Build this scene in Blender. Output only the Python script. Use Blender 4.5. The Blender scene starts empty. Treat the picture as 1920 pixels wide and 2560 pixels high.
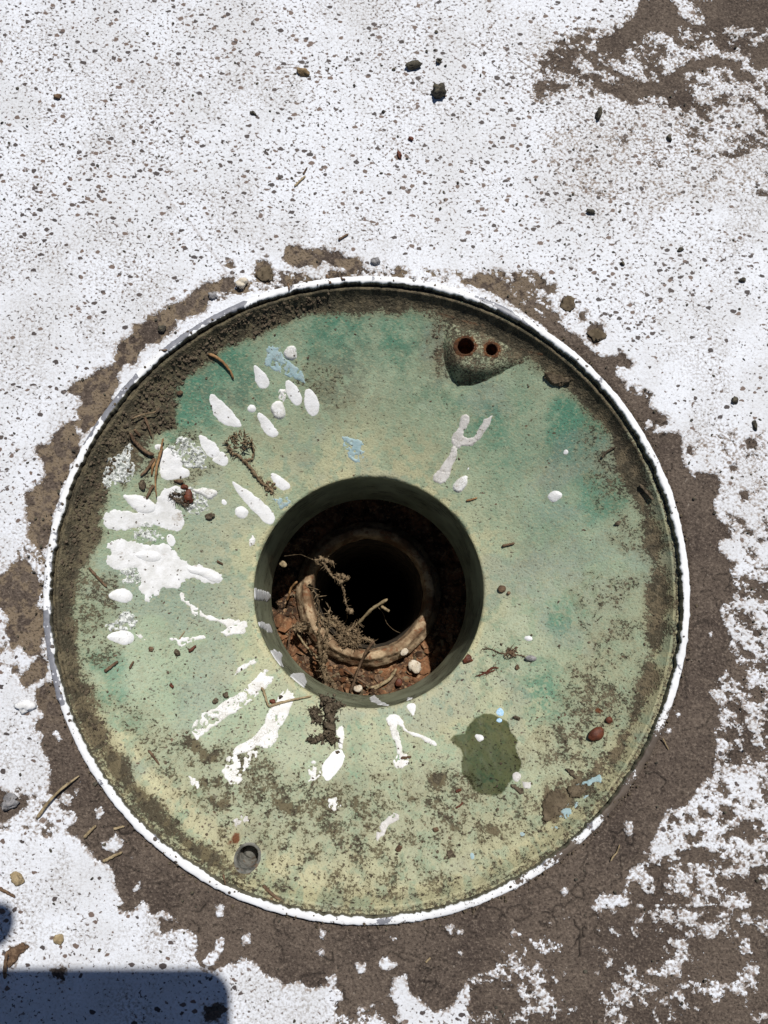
import bpy, bmesh, math, random
import numpy as np
from mathutils import Matrix, Vector

random.seed(7)
RNG = np.random.default_rng(7)
SC = bpy.context.scene
COL = SC.collection
MM = 0.001

# ------------------------------------------------------------------ camera, sky, sun, exposure
F_PX, CX, CY = 1923.0, 960.0, 1280.0           # focal length and centre in photo pixels (1920 x 2560)
Z_RIM = 0.0026                                  # top of the rim above the paving
CAM = np.array([0.0005, -0.0229, 0.3568 + Z_RIM])
_d = np.array([(925 - CX) / F_PX, -(1575 - CY) / F_PX, -1.0]); _d /= np.linalg.norm(_d)
_wz = -_d
_wy = np.array([0, 1.0, 0]) - _wz * _wz[1]; _wy /= np.linalg.norm(_wy)
_wx = np.cross(_wy, _wz)
W2C = np.stack([_wx, _wy, _wz], 1)
C2W = W2C.T
cd = bpy.data.cameras.new('camera')
cam = bpy.data.objects.new('camera', cd); COL.objects.link(cam)
cam.matrix_world = Matrix.Translation(CAM.tolist()) @ Matrix(C2W.tolist()).to_4x4()
cd.sensor_fit = 'VERTICAL'; cd.sensor_height = 24.0; cd.lens = 24.0 * F_PX / 2560.0
cd.clip_start = 0.003; cd.clip_end = 200.0
SC.camera = cam

SUN_AZ = math.atan2(0.39, 0.92)                 # clockwise from +y
SUN_EL = math.radians(61.8)
wd = bpy.data.worlds.new('World'); SC.world = wd; wd.use_nodes = True
wn = wd.node_tree
sky = wn.nodes.new('ShaderNodeTexSky'); sky.sky_type = 'NISHITA'; sky.sun_disc = False
sky.sun_elevation = SUN_EL; sky.sun_rotation = SUN_AZ
sky.air_density = 0.8; sky.dust_density = 0.3; sky.altitude = 1500.0; sky.ozone_density = 0.4
bg = wn.nodes['Background']; bg.inputs['Strength'].default_value = 0.05
wn.links.new(sky.outputs[0], bg.inputs[0])
sl = bpy.data.lights.new('sun', 'SUN'); sl.energy = 5.0; sl.angle = math.radians(0.53); sl.color = (1.0, 0.965, 0.91)
sun = bpy.data.objects.new('sun', sl); COL.objects.link(sun)
sdir = Vector((math.sin(SUN_AZ) * math.cos(SUN_EL), math.cos(SUN_AZ) * math.cos(SUN_EL), math.sin(SUN_EL)))
sun.rotation_euler = sdir.to_track_quat('Z', 'Y').to_euler(); sun.location = sdir * 3
SC.view_settings.view_transform = 'Standard'; SC.view_settings.look = 'None'
SC.view_settings.exposure = -0.15; SC.view_settings.gamma = 1.0
SC.render.engine = 'CYCLES'; SC.cycles.max_bounces = 4; SC.cycles.diffuse_bounces = 3; SC.cycles.glossy_bounces = 2

# ------------------------------------------------------------------ dimensions (metres)
R_OUT, R_IN = 0.1500, 0.1464                    # rim
R_FLOOR = 0.1440                                # foot of the bowl's wall
Z_WALL = -0.0048
HC = np.array([0.0, -0.0024])                   # centre of the outlet
R_LIP = 0.0596
Z_LIP = -0.040
Z_TUBE = -0.1040
Z_PIPE = -0.1270
Z_SILT = -0.1390

# ------------------------------------------------------------------ noise and field helpers
_T = np.random.default_rng(3).random((256, 256))
def vnoise(x, y, s, seed=0):
    xs = np.asarray(x) / s + 37.31 * seed + 1000.0; ys = np.asarray(y) / s + 17.77 * seed + 1000.0
    ix = np.floor(xs).astype(np.int64); iy = np.floor(ys).astype(np.int64)
    fx = xs - ix; fy = ys - iy
    fx = fx * fx * (3 - 2 * fx); fy = fy * fy * (3 - 2 * fy)
    a = _T[ix & 255, iy & 255]; b = _T[(ix + 1) & 255, iy & 255]
    c = _T[ix & 255, (iy + 1) & 255]; d = _T[(ix + 1) & 255, (iy + 1) & 255]
    return (a * (1 - fx) + b * fx) * (1 - fy) + (c * (1 - fx) + d * fx) * fy
def fbm(x, y, s, o=4, seed=0, g=0.55):
    r = 0; w = 1.0; t = 0
    for k in range(o):
        r = r + w * vnoise(x, y, s / 2 ** k, seed * 7 + k); t += w; w *= g
    return r / t
def uni(n, sd=0.15):                            # noise -> about uniform 0..1
    return 1 / (1 + np.exp(-1.702 * (n - 0.5) / sd))
def sstep(a, b, x):
    t = np.clip((x - a) / (b - a), 0, 1); return t * t * (3 - 2 * t)
def sdf(poly, X, Y):                            # signed distance, positive inside
    d2 = np.full(X.shape, 1e9); ins = np.zeros(X.shape, bool)
    n = len(poly)
    for i in range(n):
        ax, ay = poly[i]; bx, by = poly[(i + 1) % n]
        ex, ey = bx - ax, by - ay
        px, py = X - ax, Y - ay
        t = np.clip((px * ex + py * ey) / (ex * ex + ey * ey + 1e-18), 0, 1)
        d2 = np.minimum(d2, (px - t * ex) ** 2 + (py - t * ey) ** 2)
        if ay != by:
            c = ((ay > Y) != (by > Y)) & (X < (bx - ax) * (Y - ay) / (by - ay) + ax)
            ins ^= c
    d = np.sqrt(d2)
    return np.where(ins, d, -d)
def sdf_local(poly, X, Y, out, margin, comb):
    poly = np.asarray(poly)
    x0, y0 = poly.min(0) - margin; x1, y1 = poly.max(0) + margin
    m = (X > x0) & (X < x1) & (Y > y0) & (Y < y1)
    if m.any():
        out[m] = comb(out[m], sdf(poly, X[m], Y[m]))

# photo pixel -> world
CROPS = dict(Z=(0, 0, 0.86406), A=(0, 0, 1.728), B=(960, 0, 1.728), C=(0, 640, 2.37), D=(560, 640, 2.37),
             E=(1100, 640, 2.023), F=(0, 1240, 2.37), G=(560, 1140, 2.37), H=(1160, 1240, 2.183), I=(0, 1860, 2.37),
             J=(560, 1760, 2.074), K=(1160, 1860, 2.183), L=(620, 1160, 2.72), M=(1060, 740, 3.95), N=(480, 1980, 5.184),
             O=(240, 860, 3.456), Q=(220, 1320, 3.456), R=(460, 1640, 3.456), S=(940, 1720, 2.9625), T=(1560, 1340, 3.686),
             U=(700, 1360, 3.95))
def src(c, p):
    o = CROPS[c]; return (o[0] + p[0] / o[2], o[1] + p[1] / o[2])
def ray(c, p):
    u, v = src(c, p)
    d = C2W @ np.array([(u - CX) / F_PX, -(v - CY) / F_PX, -1.0])
    return d
def at_z(c, p, z):
    d = ray(c, p); t = (z - CAM[2]) / d[2]
    return CAM + d * t
def ground_poly(c, pts):
    return [tuple(at_z(c, p, 0.0)[:2]) for p in pts]

# ------------------------------------------------------------------ bowl surface
_edge = [(1390, 1290), (1378, 1150), (1320, 1010), (1290, 950), (1250, 880), (1140, 800), (960, 700), (900, 685), (780, 680),
         (640, 695), (520, 745), (430, 795), (385, 850), (375, 920), (300, 950), (255, 1010), (228, 1080), (222, 1150), (190, 1200),
         (172, 1300), (178, 1400), (200, 1500), (240, 1590), (300, 1680), (390, 1775), (480, 1845), (600, 1905), (760, 1935),
         (900, 1925), (1060, 1885), (1190, 1800), (1265, 1715), (1312, 1620), (1352, 1520), (1385, 1400)]
_ea = []
for _p in _edge:
    _w = at_z('Z', _p, -0.011); _ea.append((math.atan2(_w[1], _w[0]), math.hypot(_w[0], _w[1])))
_ea.sort(); _ea = np.array(_ea)
_ea = np.vstack([[_ea[-1, 0] - 2 * np.pi, _ea[-1, 1]], _ea, [_ea[0, 0] + 2 * np.pi, _ea[0, 1]]])
def ang_band(th, a0, a1, soft=15):              # 1 inside a0..a1 degrees (counter-clockwise)
    t = np.degrees(th); mid = (a0 + a1) / 2; half = (a1 - a0) / 2
    d = np.abs((t - mid + 180) % 360 - 180)
    return 1 - sstep(half - soft / 2, half + soft / 2, d)

def bowl_fields_base(x, y):
    r = np.hypot(x, y); th = np.arctan2(y, x)
    rin = np.interp(th, _ea[:, 0], _ea[:, 1]) + 0.0012 + 0.0022 * ang_band(th, -65, 60, 20)
    ul = ang_band(th, 100, 205, 30)             # thick soil at the upper left
    tp = ang_band(th, 30, 205, 20)
    rout = 0.1392 + 0.012 * tp + 0.0035 * ang_band(th, 195, 250, 20)
    n = fbm(x, y, 0.011, 5, 11, 0.62) - 0.5
    field = np.minimum((r - rin) * 0.8, (rout - r) * 0.8 + 0.001) + n * 0.0085
    return r, th, field, ul, tp

def bowl_z(x, y):
    x = np.asarray(x, float); y = np.asarray(y, float)
    r, th, f, ul, tp = bowl_fields_base(x, y)
    rh = np.hypot(x - HC[0], y - HC[1])
    t = np.clip((rh - R_LIP) / (0.1400 - R_LIP), 0, 1.2)
    z = Z_LIP + (Z_WALL - 0.0035 - Z_LIP) * (0.72 * t + 0.28 * t * t)
    lr_ = 0.0007 + 0.0014 * sstep(0.45, 0.7, fbm(x, y, 0.012, 3, 24))
    q = np.clip(lr_ - (rh - R_LIP), 0, lr_)                     # worn, rounded lip
    z = z - (lr_ - np.sqrt(np.maximum(lr_ ** 2 - q * q, 0)))
    k = np.clip((r - 0.1375) / (R_FLOOR - 0.1375), 0, 1)        # fillet to the wall
    z = z + 0.0042 * k ** 3
    z = z + (fbm(x, y, 0.03, 3, 21) - 0.5) * 0.0012 + (fbm(x, y, 0.004, 3, 22) - 0.5) * 0.00030
    fade = sstep(0, 0.004, rh - R_LIP)
    soil = sstep(0.0, 0.005, f) * (0.25 + 0.75 * ul)
    lump = fbm(x, y, 0.006, 4, 23, 0.65)
    z = z + fade * soil * (0.0006 + 0.0042 * np.clip(lump - 0.28, 0, 1))
    # bolt boss, lower left
    bz = np.hypot(x - BOSS[0], y - BOSS[1])
    z = z + 0.0030 * (1 - sstep(0.006, 0.0125, bz))
    return z
BOSS = (0, 0)
BOSS = tuple(at_z('N', (765, 765), -0.019)[:2])
BOLT_R = 0.0047

_gx = np.arange(-0.150, 0.1505, 0.0005)
_GX, _GY = np.meshgrid(_gx, _gx); _GZ = bowl_z(_GX, _GY)
def bowl_fast(x, y):
    u = np.clip((x + 0.150) / 0.0005, 0, len(_gx) - 1.001); v = np.clip((y + 0.150) / 0.0005, 0, len(_gx) - 1.001)
    i, j = int(u), int(v); a, b = u - i, v - j
    return float((_GZ[j, i] * (1 - a) + _GZ[j, i + 1] * a) * (1 - b) + (_GZ[j + 1, i] * (1 - a) + _GZ[j + 1, i + 1] * a) * b)
def surf(x, y):
    r = math.hypot(x, y)
    if r >= R_OUT: return 0.0
    if r > R_IN: return Z_RIM
    return bowl_fast(x, y)
def on(c, p, lift=0.0):                         # world point on the ground or bowl seen at a photo pixel
    z = 0.0
    for _ in range(7):
        w = at_z(c, p, z + lift); z = surf(w[0], w[1])
    w = at_z(c, p, z + lift)
    return np.array([w[0], w[1], z + lift])

# ------------------------------------------------------------------ mesh helpers
def mesh_from(name, V, Fq, smooth=True, tri=None):
    V = np.asarray(V, np.float32); me = bpy.data.meshes.new(name)
    Fq = np.asarray(Fq, np.int32).reshape(-1, 4) if Fq is not None and len(Fq) else np.zeros((0, 4), np.int32)
    T = np.asarray(tri, np.int32).reshape(-1, 3) if tri is not None and len(tri) else np.zeros((0, 3), np.int32)
    me.vertices.add(len(V)); me.vertices.foreach_set('co', V.ravel())
    loops = np.concatenate([Fq.ravel(), T.ravel()])
    me.loops.add(len(loops)); me.loops.foreach_set('vertex_index', loops)
    ls = np.concatenate([np.arange(len(Fq)) * 4, len(Fq) * 4 + np.arange(len(T)) * 3]).astype(np.int32)
    me.polygons.add(len(ls)); me.polygons.foreach_set('loop_start', ls)
    me.polygons.foreach_set('use_smooth', np.full(len(ls), smooth))
    me.update(calc_edges=True)
    return me
def attr(me, name, v):
    a = me.attributes.new(name, 'FLOAT', 'POINT'); a.data.foreach_set('value', np.asarray(v, np.float32).ravel())
def link(name, me, mat, parent=None, label=None, cat=None, group=None, kind=None):
    o = bpy.data.objects.new(name, me); COL.objects.link(o)
    if mat is not None and me is not None: me.materials.append(mat)
    if parent is not None: o.parent = parent
    if label: o['label'] = label
    if cat: o['category'] = cat
    if group: o['group'] = group
    if kind: o['kind'] = kind
    return o
def grid_faces(nu, nv, wrap=False):             # (nu rows, nv columns), wrap along v
    i = np.arange(nu - 1)[:, None]; jn = nv if wrap else nv - 1
    j = np.arange(jn)[None, :]; j1 = (j + 1) % nv
    return np.stack([(i * nv + j), (i * nv + j1), ((i + 1) * nv + j1), ((i + 1) * nv + j)], -1).reshape(-1, 4)
def compact(V, Fq, attrs=()):
    used = np.zeros(len(V), bool); used[Fq.ravel()] = True
    idx = np.cumsum(used) - 1
    return V[used], idx[Fq], [a[used] for a in attrs]

class MB:                                       # collects tubes and lumps
    def __init__(s): s.v = []; s.q = []; s.t = []; s.n = 0
    def tube(s, pts, rad, ns=6, jit=0.0, flat=1.0):
        pts = np.asarray(pts, float); n = len(pts)
        rad = np.broadcast_to(np.asarray(rad, float), (n,)) if np.ndim(rad) else np.full(n, rad)
        tan = np.gradient(pts, axis=0); tan /= np.linalg.norm(tan, axis=1)[:, None] + 1e-12
        up = np.array([0, 0, 1.0]); rings = []
        for i in range(n):
            a = np.cross(tan[i], up)
            if np.linalg.norm(a) < 1e-3: a = np.cross(tan[i], [1.0, 0, 0])
            a /= np.linalg.norm(a); b = np.cross(a, tan[i])
            w = np.arange(ns) * 2 * np.pi / ns
            rr = rad[i] * (1 + jit * (RNG.random(ns) - 0.5))
            rings.append(pts[i] + a * (np.cos(w) * rr)[:, None] + b * (np.sin(w) * rr * flat)[:, None])
        V = np.concatenate(rings + [pts[:1], pts[-1:]])
        s.q.append(grid_faces(n, ns, True) + s.n)
        k = np.arange(ns); k1 = (k + 1) % ns
        s.t.append(np.stack([np.full(ns, n * ns), k1, k], 1) + s.n)
        e = (n - 1) * ns
        s.t.append(np.stack([np.full(ns, n * ns + 1), e + k, e + k1], 1) + s.n)
        s.v.append(V); s.n += len(V)
    def lump(s, c, ax, rot=0.0, sub=2, rough=0.25, tilt=0.0):
        V, T = ICO[sub]
        sd = RNG.integers(0, 99)
        n = 1 + rough * (RNG.random(len(V)) - 0.5) * (1.2 if sub < 3 else 0.35)
        if sub >= 3: n = n + rough * 1.7 * (vnoise(V[:, 0] + 0.7 * V[:, 2], V[:, 1] - 0.6 * V[:, 2], 0.62, sd) - 0.5) + rough * 0.8 * (vnoise(V[:, 0] - V[:, 2], V[:, 1] + 0.5 * V[:, 2], 0.3, sd) - 0.5)
        W = V * n[:, None] * np.asarray(ax)
        if tilt:
            ct, st = math.cos(tilt), math.sin(tilt); W = W @ np.array([[1, 0, 0], [0, ct, st], [0, -st, ct]])
        c_, s_ = math.cos(rot), math.sin(rot)
        W = W @ np.array([[c_, s_, 0], [-s_, c_, 0], [0, 0, 1]])
        s.v.append(W + np.asarray(c)); s.t.append(T + s.n); s.n += len(V)
    def mesh(s, name, smooth=True):
        return mesh_from(name, np.concatenate(s.v), np.concatenate(s.q) if s.q else None, smooth, np.concatenate(s.t) if s.t else None)
ICO = {}
for _s in (1, 2, 3):
    _b = bmesh.new(); bmesh.ops.create_icosphere(_b, subdivisions=_s, radius=1.0); _b.verts.ensure_lookup_table()
    ICO[_s] = (np.array([v.co[:] for v in _b.verts]), np.array([[v.index for v in f.verts] for f in _b.faces])); _b.free()

# ------------------------------------------------------------------ node helpers
class NT:
    def __init__(s, name):
        s.m = bpy.data.materials.new(name); s.m.use_nodes = True; s.t = s.m.node_tree
        s.b = s.t.nodes['Principled BSDF']; s.co = s.t.nodes.new('ShaderNodeTexCoord').outputs['Object']
    def inp(s, sock, v):
        if isinstance(v, bpy.types.NodeSocket): s.t.links.new(v, sock)
        elif v is not None:
            if hasattr(sock.default_value, '__len__') and not hasattr(v, '__len__'): v = (v,) * len(sock.default_value)
            if hasattr(v, '__len__') and len(v) == 3 and len(sock.default_value) == 4: v = (*v, 1)
            sock.default_value = v
    def n(s, t, **kw):
        nd = s.t.nodes.new('ShaderNode' + t)
        for k, v in kw.items(): setattr(nd, k, v)
        return nd
    def math(s, op, a, b=None, c=None, clamp=False):
        nd = s.n('Math', operation=op, use_clamp=clamp)
        for i, v in enumerate((a, b, c)):
            if v is not None: s.inp(nd.inputs[i], v)
        return nd.outputs[0]
    def add(s, a, b): return s.math('ADD', a, b)
    def mul(s, a, b): return s.math('MULTIPLY', a, b)
    def attr(s, name): return s.n('Attribute', attribute_name=name).outputs['Fac']
    def noise(s, scale, detail=3, rough=0.55, dist=0.0, co=None):
        nd = s.n('TexNoise'); s.inp(nd.inputs['Vector'], co or s.co); nd.inputs['Scale'].default_value = scale
        nd.inputs['Detail'].default_value = detail; nd.inputs['Roughness'].default_value = rough; nd.inputs['Distortion'].default_value = dist
        return nd.outputs['Fac']
    def ramp(s, v, a, b, lo=0.0, hi=1.0):
        nd = s.n('MapRange', interpolation_type='SMOOTHSTEP')
        for i, x in enumerate((v, a, b, lo, hi)): s.inp(nd.inputs[i], x)
        return nd.outputs[0]
    def mix(s, f, a, b):
        nd = s.n('Mix', data_type='RGBA'); s.inp(nd.inputs[0], f); s.inp(nd.inputs[6], a); s.inp(nd.inputs[7], b)
        return nd.outputs[2]
    def warp(s, amt, scale, co=None, seed=0.0):
        nd = s.n('TexNoise'); s.inp(nd.inputs['Vector'], co or s.co); nd.inputs['Scale'].default_value = scale; nd.inputs['Detail'].default_value = 2
        v = s.n('VectorMath', operation='SUBTRACT'); s.inp(v.inputs[0], nd.outputs['Color']); v.inputs[1].default_value = (0.5, 0.5, 0.5)
        m = s.n('VectorMath', operation='MULTIPLY_ADD'); s.inp(m.inputs[0], v.outputs[0]); m.inputs[1].default_value = (amt,) * 3
        s.inp(m.inputs[2], co or s.co); return m.outputs[0]
    def stretch(s, co, rot, sc):
        mp = s.n('Mapping'); s.inp(mp.inputs['Vector'], co); mp.inputs['Rotation'].default_value = (0, 0, rot); mp.inputs['Scale'].default_value = sc
        return mp.outputs[0]
    def voro(s, scale, co=None, feature='F1'):
        nd = s.n('TexVoronoi', feature=feature); s.inp(nd.inputs['Vector'], co or s.co); nd.inputs['Scale'].default_value = scale
        return nd
    def bump(s, h, dist, strength=1.0, prev=None):
        nd = s.n('Bump'); s.inp(nd.inputs['Height'], h); nd.inputs['Distance'].default_value = dist; nd.inputs['Strength'].default_value = strength
        if prev is not None: s.inp(nd.inputs['Normal'], prev)
        return nd.outputs[0]
    def out(s, col, rough, normal=None, spec=0.3, metal=None):
        s.inp(s.b.inputs['Base Color'], col); s.inp(s.b.inputs['Roughness'], rough)
        s.b.inputs['Specular IOR Level'].default_value = spec if not isinstance(spec, bpy.types.NodeSocket) else 0.3
        if isinstance(spec, bpy.types.NodeSocket): s.inp(s.b.inputs['Specular IOR Level'], spec)
        if normal is not None: s.inp(s.b.inputs['Normal'], normal)
        if metal is not None: s.inp(s.b.inputs['Metallic'], metal)
        return s.m

def spots(k, scale, co, lo, hi, dens=None):     # round specks: cells whose random value passes dens
    v = k.voro(scale, co)
    sep = k.n('SeparateColor'); k.inp(sep.inputs[0], v.outputs['Color'])
    rad = k.ramp(sep.outputs[0], 0.0, 1.0, lo, hi)
    m = k.math('SUBTRACT', rad, v.outputs['Distance'])
    m = k.ramp(m, -0.03, 0.05)
    if dens is not None:
        m = k.mul(m, k.math('LESS_THAN', sep.outputs[1], dens))
    return m, sep.outputs[2]

def sharedwarp(k, scale, amt):
    nd = k.n('TexNoise'); k.inp(nd.inputs['Vector'], k.co); nd.inputs['Scale'].default_value = scale; nd.inputs['Detail'].default_value = 1
    v = k.n('VectorMath', operation='SUBTRACT'); k.inp(v.inputs[0], nd.outputs['Color']); v.inputs[1].default_value = (0.5, 0.5, 0.5)
    m = k.n('VectorMath', operation='MULTIPLY_ADD'); k.inp(m.inputs[0], v.outputs[0]); m.inputs[1].default_value = (amt,) * 3
    k.inp(m.inputs[2], k.co); return m.outputs[0]

def mat_ground():
    k = NT('painted_paving')
    bare = k.attr('bare'); pit = k.attr('pit'); grime = k.attr('grime'); crack = k.attr('crack')
    nm = k.attr('nm'); nl = k.attr('nl')
    nf = k.noise(900, 2, 0.65)
    sp = k.noise(1.0, 1.5, 0.5, 0.0, k.stretch(k.co, 0.75, (600, 720, 600)))
    e = k.add(bare, k.mul(k.math('SUBTRACT', nf, 0.5), 2.8))
    mask = k.ramp(e, -0.26, 0.26)
    wp = sharedwarp(k, 420, 0.0020)
    s1, c1 = spots(k, 262, k.stretch(wp, 0.55, (1.0, 1.4, 1.0)), 0.04, 0.40, k.mul(pit, 0.70))
    th = k.ramp(pit, 0.1, 1.0, 0.700, 0.600)
    fine = k.ramp(k.math('SUBTRACT', sp, th), 0.0, 0.035)
    pits = k.math('MAXIMUM', s1, k.mul(fine, 0.9))
    paint = k.mix(nl, (0.615, 0.630, 0.662), (0.715, 0.742, 0.800))
    paint = k.mix(k.mul(k.ramp(nf, 0.50, 0.74), 0.34), paint, (0.43, 0.395, 0.365))
    gz = k.mul(grime, k.ramp(k.add(k.mul(nf, 0.6), k.mul(sp, 0.4)), 0.42, 0.60))
    paint = k.mix(gz, paint, (0.235, 0.200, 0.170))
    pc = k.mix(c1, (0.065, 0.055, 0.054), (0.170, 0.125, 0.105))
    paint = k.mix(pits, paint, pc)
    dirt = k.mix(nl, (0.066, 0.050, 0.041), (0.112, 0.087, 0.069))
    dirt = k.mix(k.mul(k.attr('sand'), k.ramp(nm, 0.25, 0.7)), dirt, (0.185, 0.142, 0.098))
    dirt = k.mix(k.mul(k.ramp(nf, 0.52, 0.70), 0.75), dirt, (0.185, 0.148, 0.118))
    dirt = k.mix(k.mul(k.ramp(nf, 0.48, 0.30), 0.8), dirt, (0.030, 0.023, 0.019))
    g = k.ramp(k.math('SUBTRACT', sp, 0.74), 0.0, 0.03)
    dirt = k.mix(k.mul(g, 0.6), dirt, (0.30, 0.26, 0.22))
    dirt = k.mix(crack, dirt, (0.013, 0.011, 0.010))
    col = k.mix(mask, paint, dirt)
    halo = k.mul(k.ramp(e, -2.4, -0.1), k.math('SUBTRACT', 1.0, mask))
    col = k.mix(k.mul(halo, k.mul(k.ramp(sp, 0.42, 0.60), 0.85)), col, (0.26, 0.21, 0.175))
    col = k.mix(k.mul(k.mul(k.attr('line'), 0.45), k.math('SUBTRACT', 1.0, mask)), col, (0.24, 0.19, 0.16))
    n2 = k.bump(k.mul(k.add(nf, k.mul(sp, -0.7)), k.ramp(mask, 0, 1, 0.30, 1.3)), 0.0007, 0.8)
    return k.out(col, k.ramp(mask, 0, 1, 0.62, 0.92), n2, 0.2)

def mat_bowl(name='patinated_bowl_paint', tube=False):
    k = NT(name)
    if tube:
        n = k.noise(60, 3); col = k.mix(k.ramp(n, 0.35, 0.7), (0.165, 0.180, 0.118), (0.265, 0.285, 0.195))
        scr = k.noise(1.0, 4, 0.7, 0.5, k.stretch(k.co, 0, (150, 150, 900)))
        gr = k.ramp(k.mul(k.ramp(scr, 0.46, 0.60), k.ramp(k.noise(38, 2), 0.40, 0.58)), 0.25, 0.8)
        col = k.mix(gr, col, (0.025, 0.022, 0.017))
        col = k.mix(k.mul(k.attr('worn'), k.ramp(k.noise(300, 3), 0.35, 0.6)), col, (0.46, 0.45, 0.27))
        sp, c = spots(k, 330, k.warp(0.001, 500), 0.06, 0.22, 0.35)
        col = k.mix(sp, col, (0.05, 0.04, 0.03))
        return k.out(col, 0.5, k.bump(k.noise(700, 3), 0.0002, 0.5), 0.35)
    dirt = k.attr('dirt'); teal = k.attr('teal'); yel = k.attr('yel'); grey = k.attr('grey'); wet = k.attr('wet'); rust = k.attr('rust'); pale = k.attr('pale')
    nm = k.attr('nm'); nl = k.attr('nl'); bits = k.attr('bits')
    nf = k.noise(950, 2, 0.65)
    sp = k.noise(1.0, 2, 0.55, 0.0, k.stretch(k.co, 0.6, (620, 860, 620)))
    col = k.mix(nl, (0.224, 0.300, 0.206), (0.310, 0.382, 0.264))
    col = k.mix(k.ramp(k.mul(teal, k.add(0.55, nm)), 0.10, 0.80), col, (0.072, 0.215, 0.145))
    col = k.mix(k.mul(pale, k.ramp(nm, 0.2, 0.7)), col, (0.385, 0.450, 0.350))
    col = k.mix(k.mul(yel, k.ramp(nm, 0.10, 0.62, 0.25, 1.0)), col, (0.470, 0.450, 0.275))
    col = k.mix(k.mul(k.mul(grey, 0.75), k.ramp(nm, 0.25, 0.65)), col, (0.150, 0.155, 0.118))
    col = k.mix(k.mul(k.attr('mauve'), 0.28), col, (0.205, 0.245, 0.235))
    # mottled glaze: pale grains and dark pits
    col = k.mix(k.mul(k.ramp(sp, 0.52, 0.68), 0.50), col, (0.37, 0.36, 0.225))
    col = k.mix(k.mul(k.ramp(nf, 0.48, 0.30), 0.42), col, (0.10, 0.11, 0.075))
    s1 = k.ramp(k.math('SUBTRACT', k.ramp(bits, 0.0, 1.0, 0.335, 0.405), sp), 0.0, 0.03)
    col = k.mix(k.mul(s1, 0.85), col, (0.070, 0.055, 0.038))
    wp = sharedwarp(k, 420, 0.0022)
    s2, c2 = spots(k, 210, k.stretch(wp, 0.5, (1, 1.5, 1)), 0.03, 0.17, k.add(0.08, k.mul(bits, 0.7)))
    col = k.mix(s2, col, k.mix(c2, (0.045, 0.030, 0.022), (0.12, 0.062, 0.038)))
    # soil film, feathering out in grains
    e = k.add(dirt, k.add(k.mul(k.math('SUBTRACT', nf, 0.5), 3.8), k.mul(k.math('SUBTRACT', sp, 0.5), -2.8)))
    dm = k.ramp(e, -0.25, 0.55)
    dcol = k.mix(k.ramp(nm, 0.3, 0.68), (0.052, 0.035, 0.022), (0.122, 0.090, 0.056))
    dcol = k.mix(k.mul(k.ramp(nf, 0.55, 0.72), 0.6), dcol, (0.19, 0.155, 0.108))
    dcol = k.mix(k.mul(k.attr('moss'), k.ramp(nm, 0.35, 0.6)), dcol, (0.078, 0.078, 0.028))
    dcol = k.mix(k.mul(k.ramp(sp, 0.45, 0.30), 0.7), dcol, (0.020, 0.015, 0.011))
    col = k.mix(k.mul(dm, 0.92), col, dcol)
    halo = k.mul(k.ramp(dirt, -1.9, 0.2), k.math('SUBTRACT', 1.0, dm))
    col = k.mix(k.mul(halo, 0.42), col, (0.190, 0.158, 0.090))
    col = k.mix(k.ramp(k.mul(rust, k.add(nf, k.mul(nm, 0.5))), 0.28, 0.62), col, k.mix(nf, (0.085, 0.030, 0.016), (0.190, 0.080, 0.034)))
    wm = k.ramp(k.add(wet, k.mul(k.math('SUBTRACT', nf, 0.5), 1.2)), -0.45, 0.6)
    g = k.n('Gamma'); k.inp(g.inputs[0], k.mix(0.45, col, (0.185, 0.195, 0.115))); g.inputs[1].default_value = 1.95
    col = k.mix(wm, col, g.outputs[0])
    h = k.mul(k.add(k.mul(nf, 0.8), k.mul(sp, 0.7)), k.math('SUBTRACT', k.ramp(dm, 0, 1, 0.5, 1.3), k.mul(wm, 0.45)))
    nrm = k.bump(h, 0.0008, 0.8)
    rough = k.ramp(dm, 0, 1, 0.55, 0.95)
    rough = k.math('SUBTRACT', rough, k.mul(wm, 0.2))
    return k.out(col, rough, nrm, 0.25)

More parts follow.
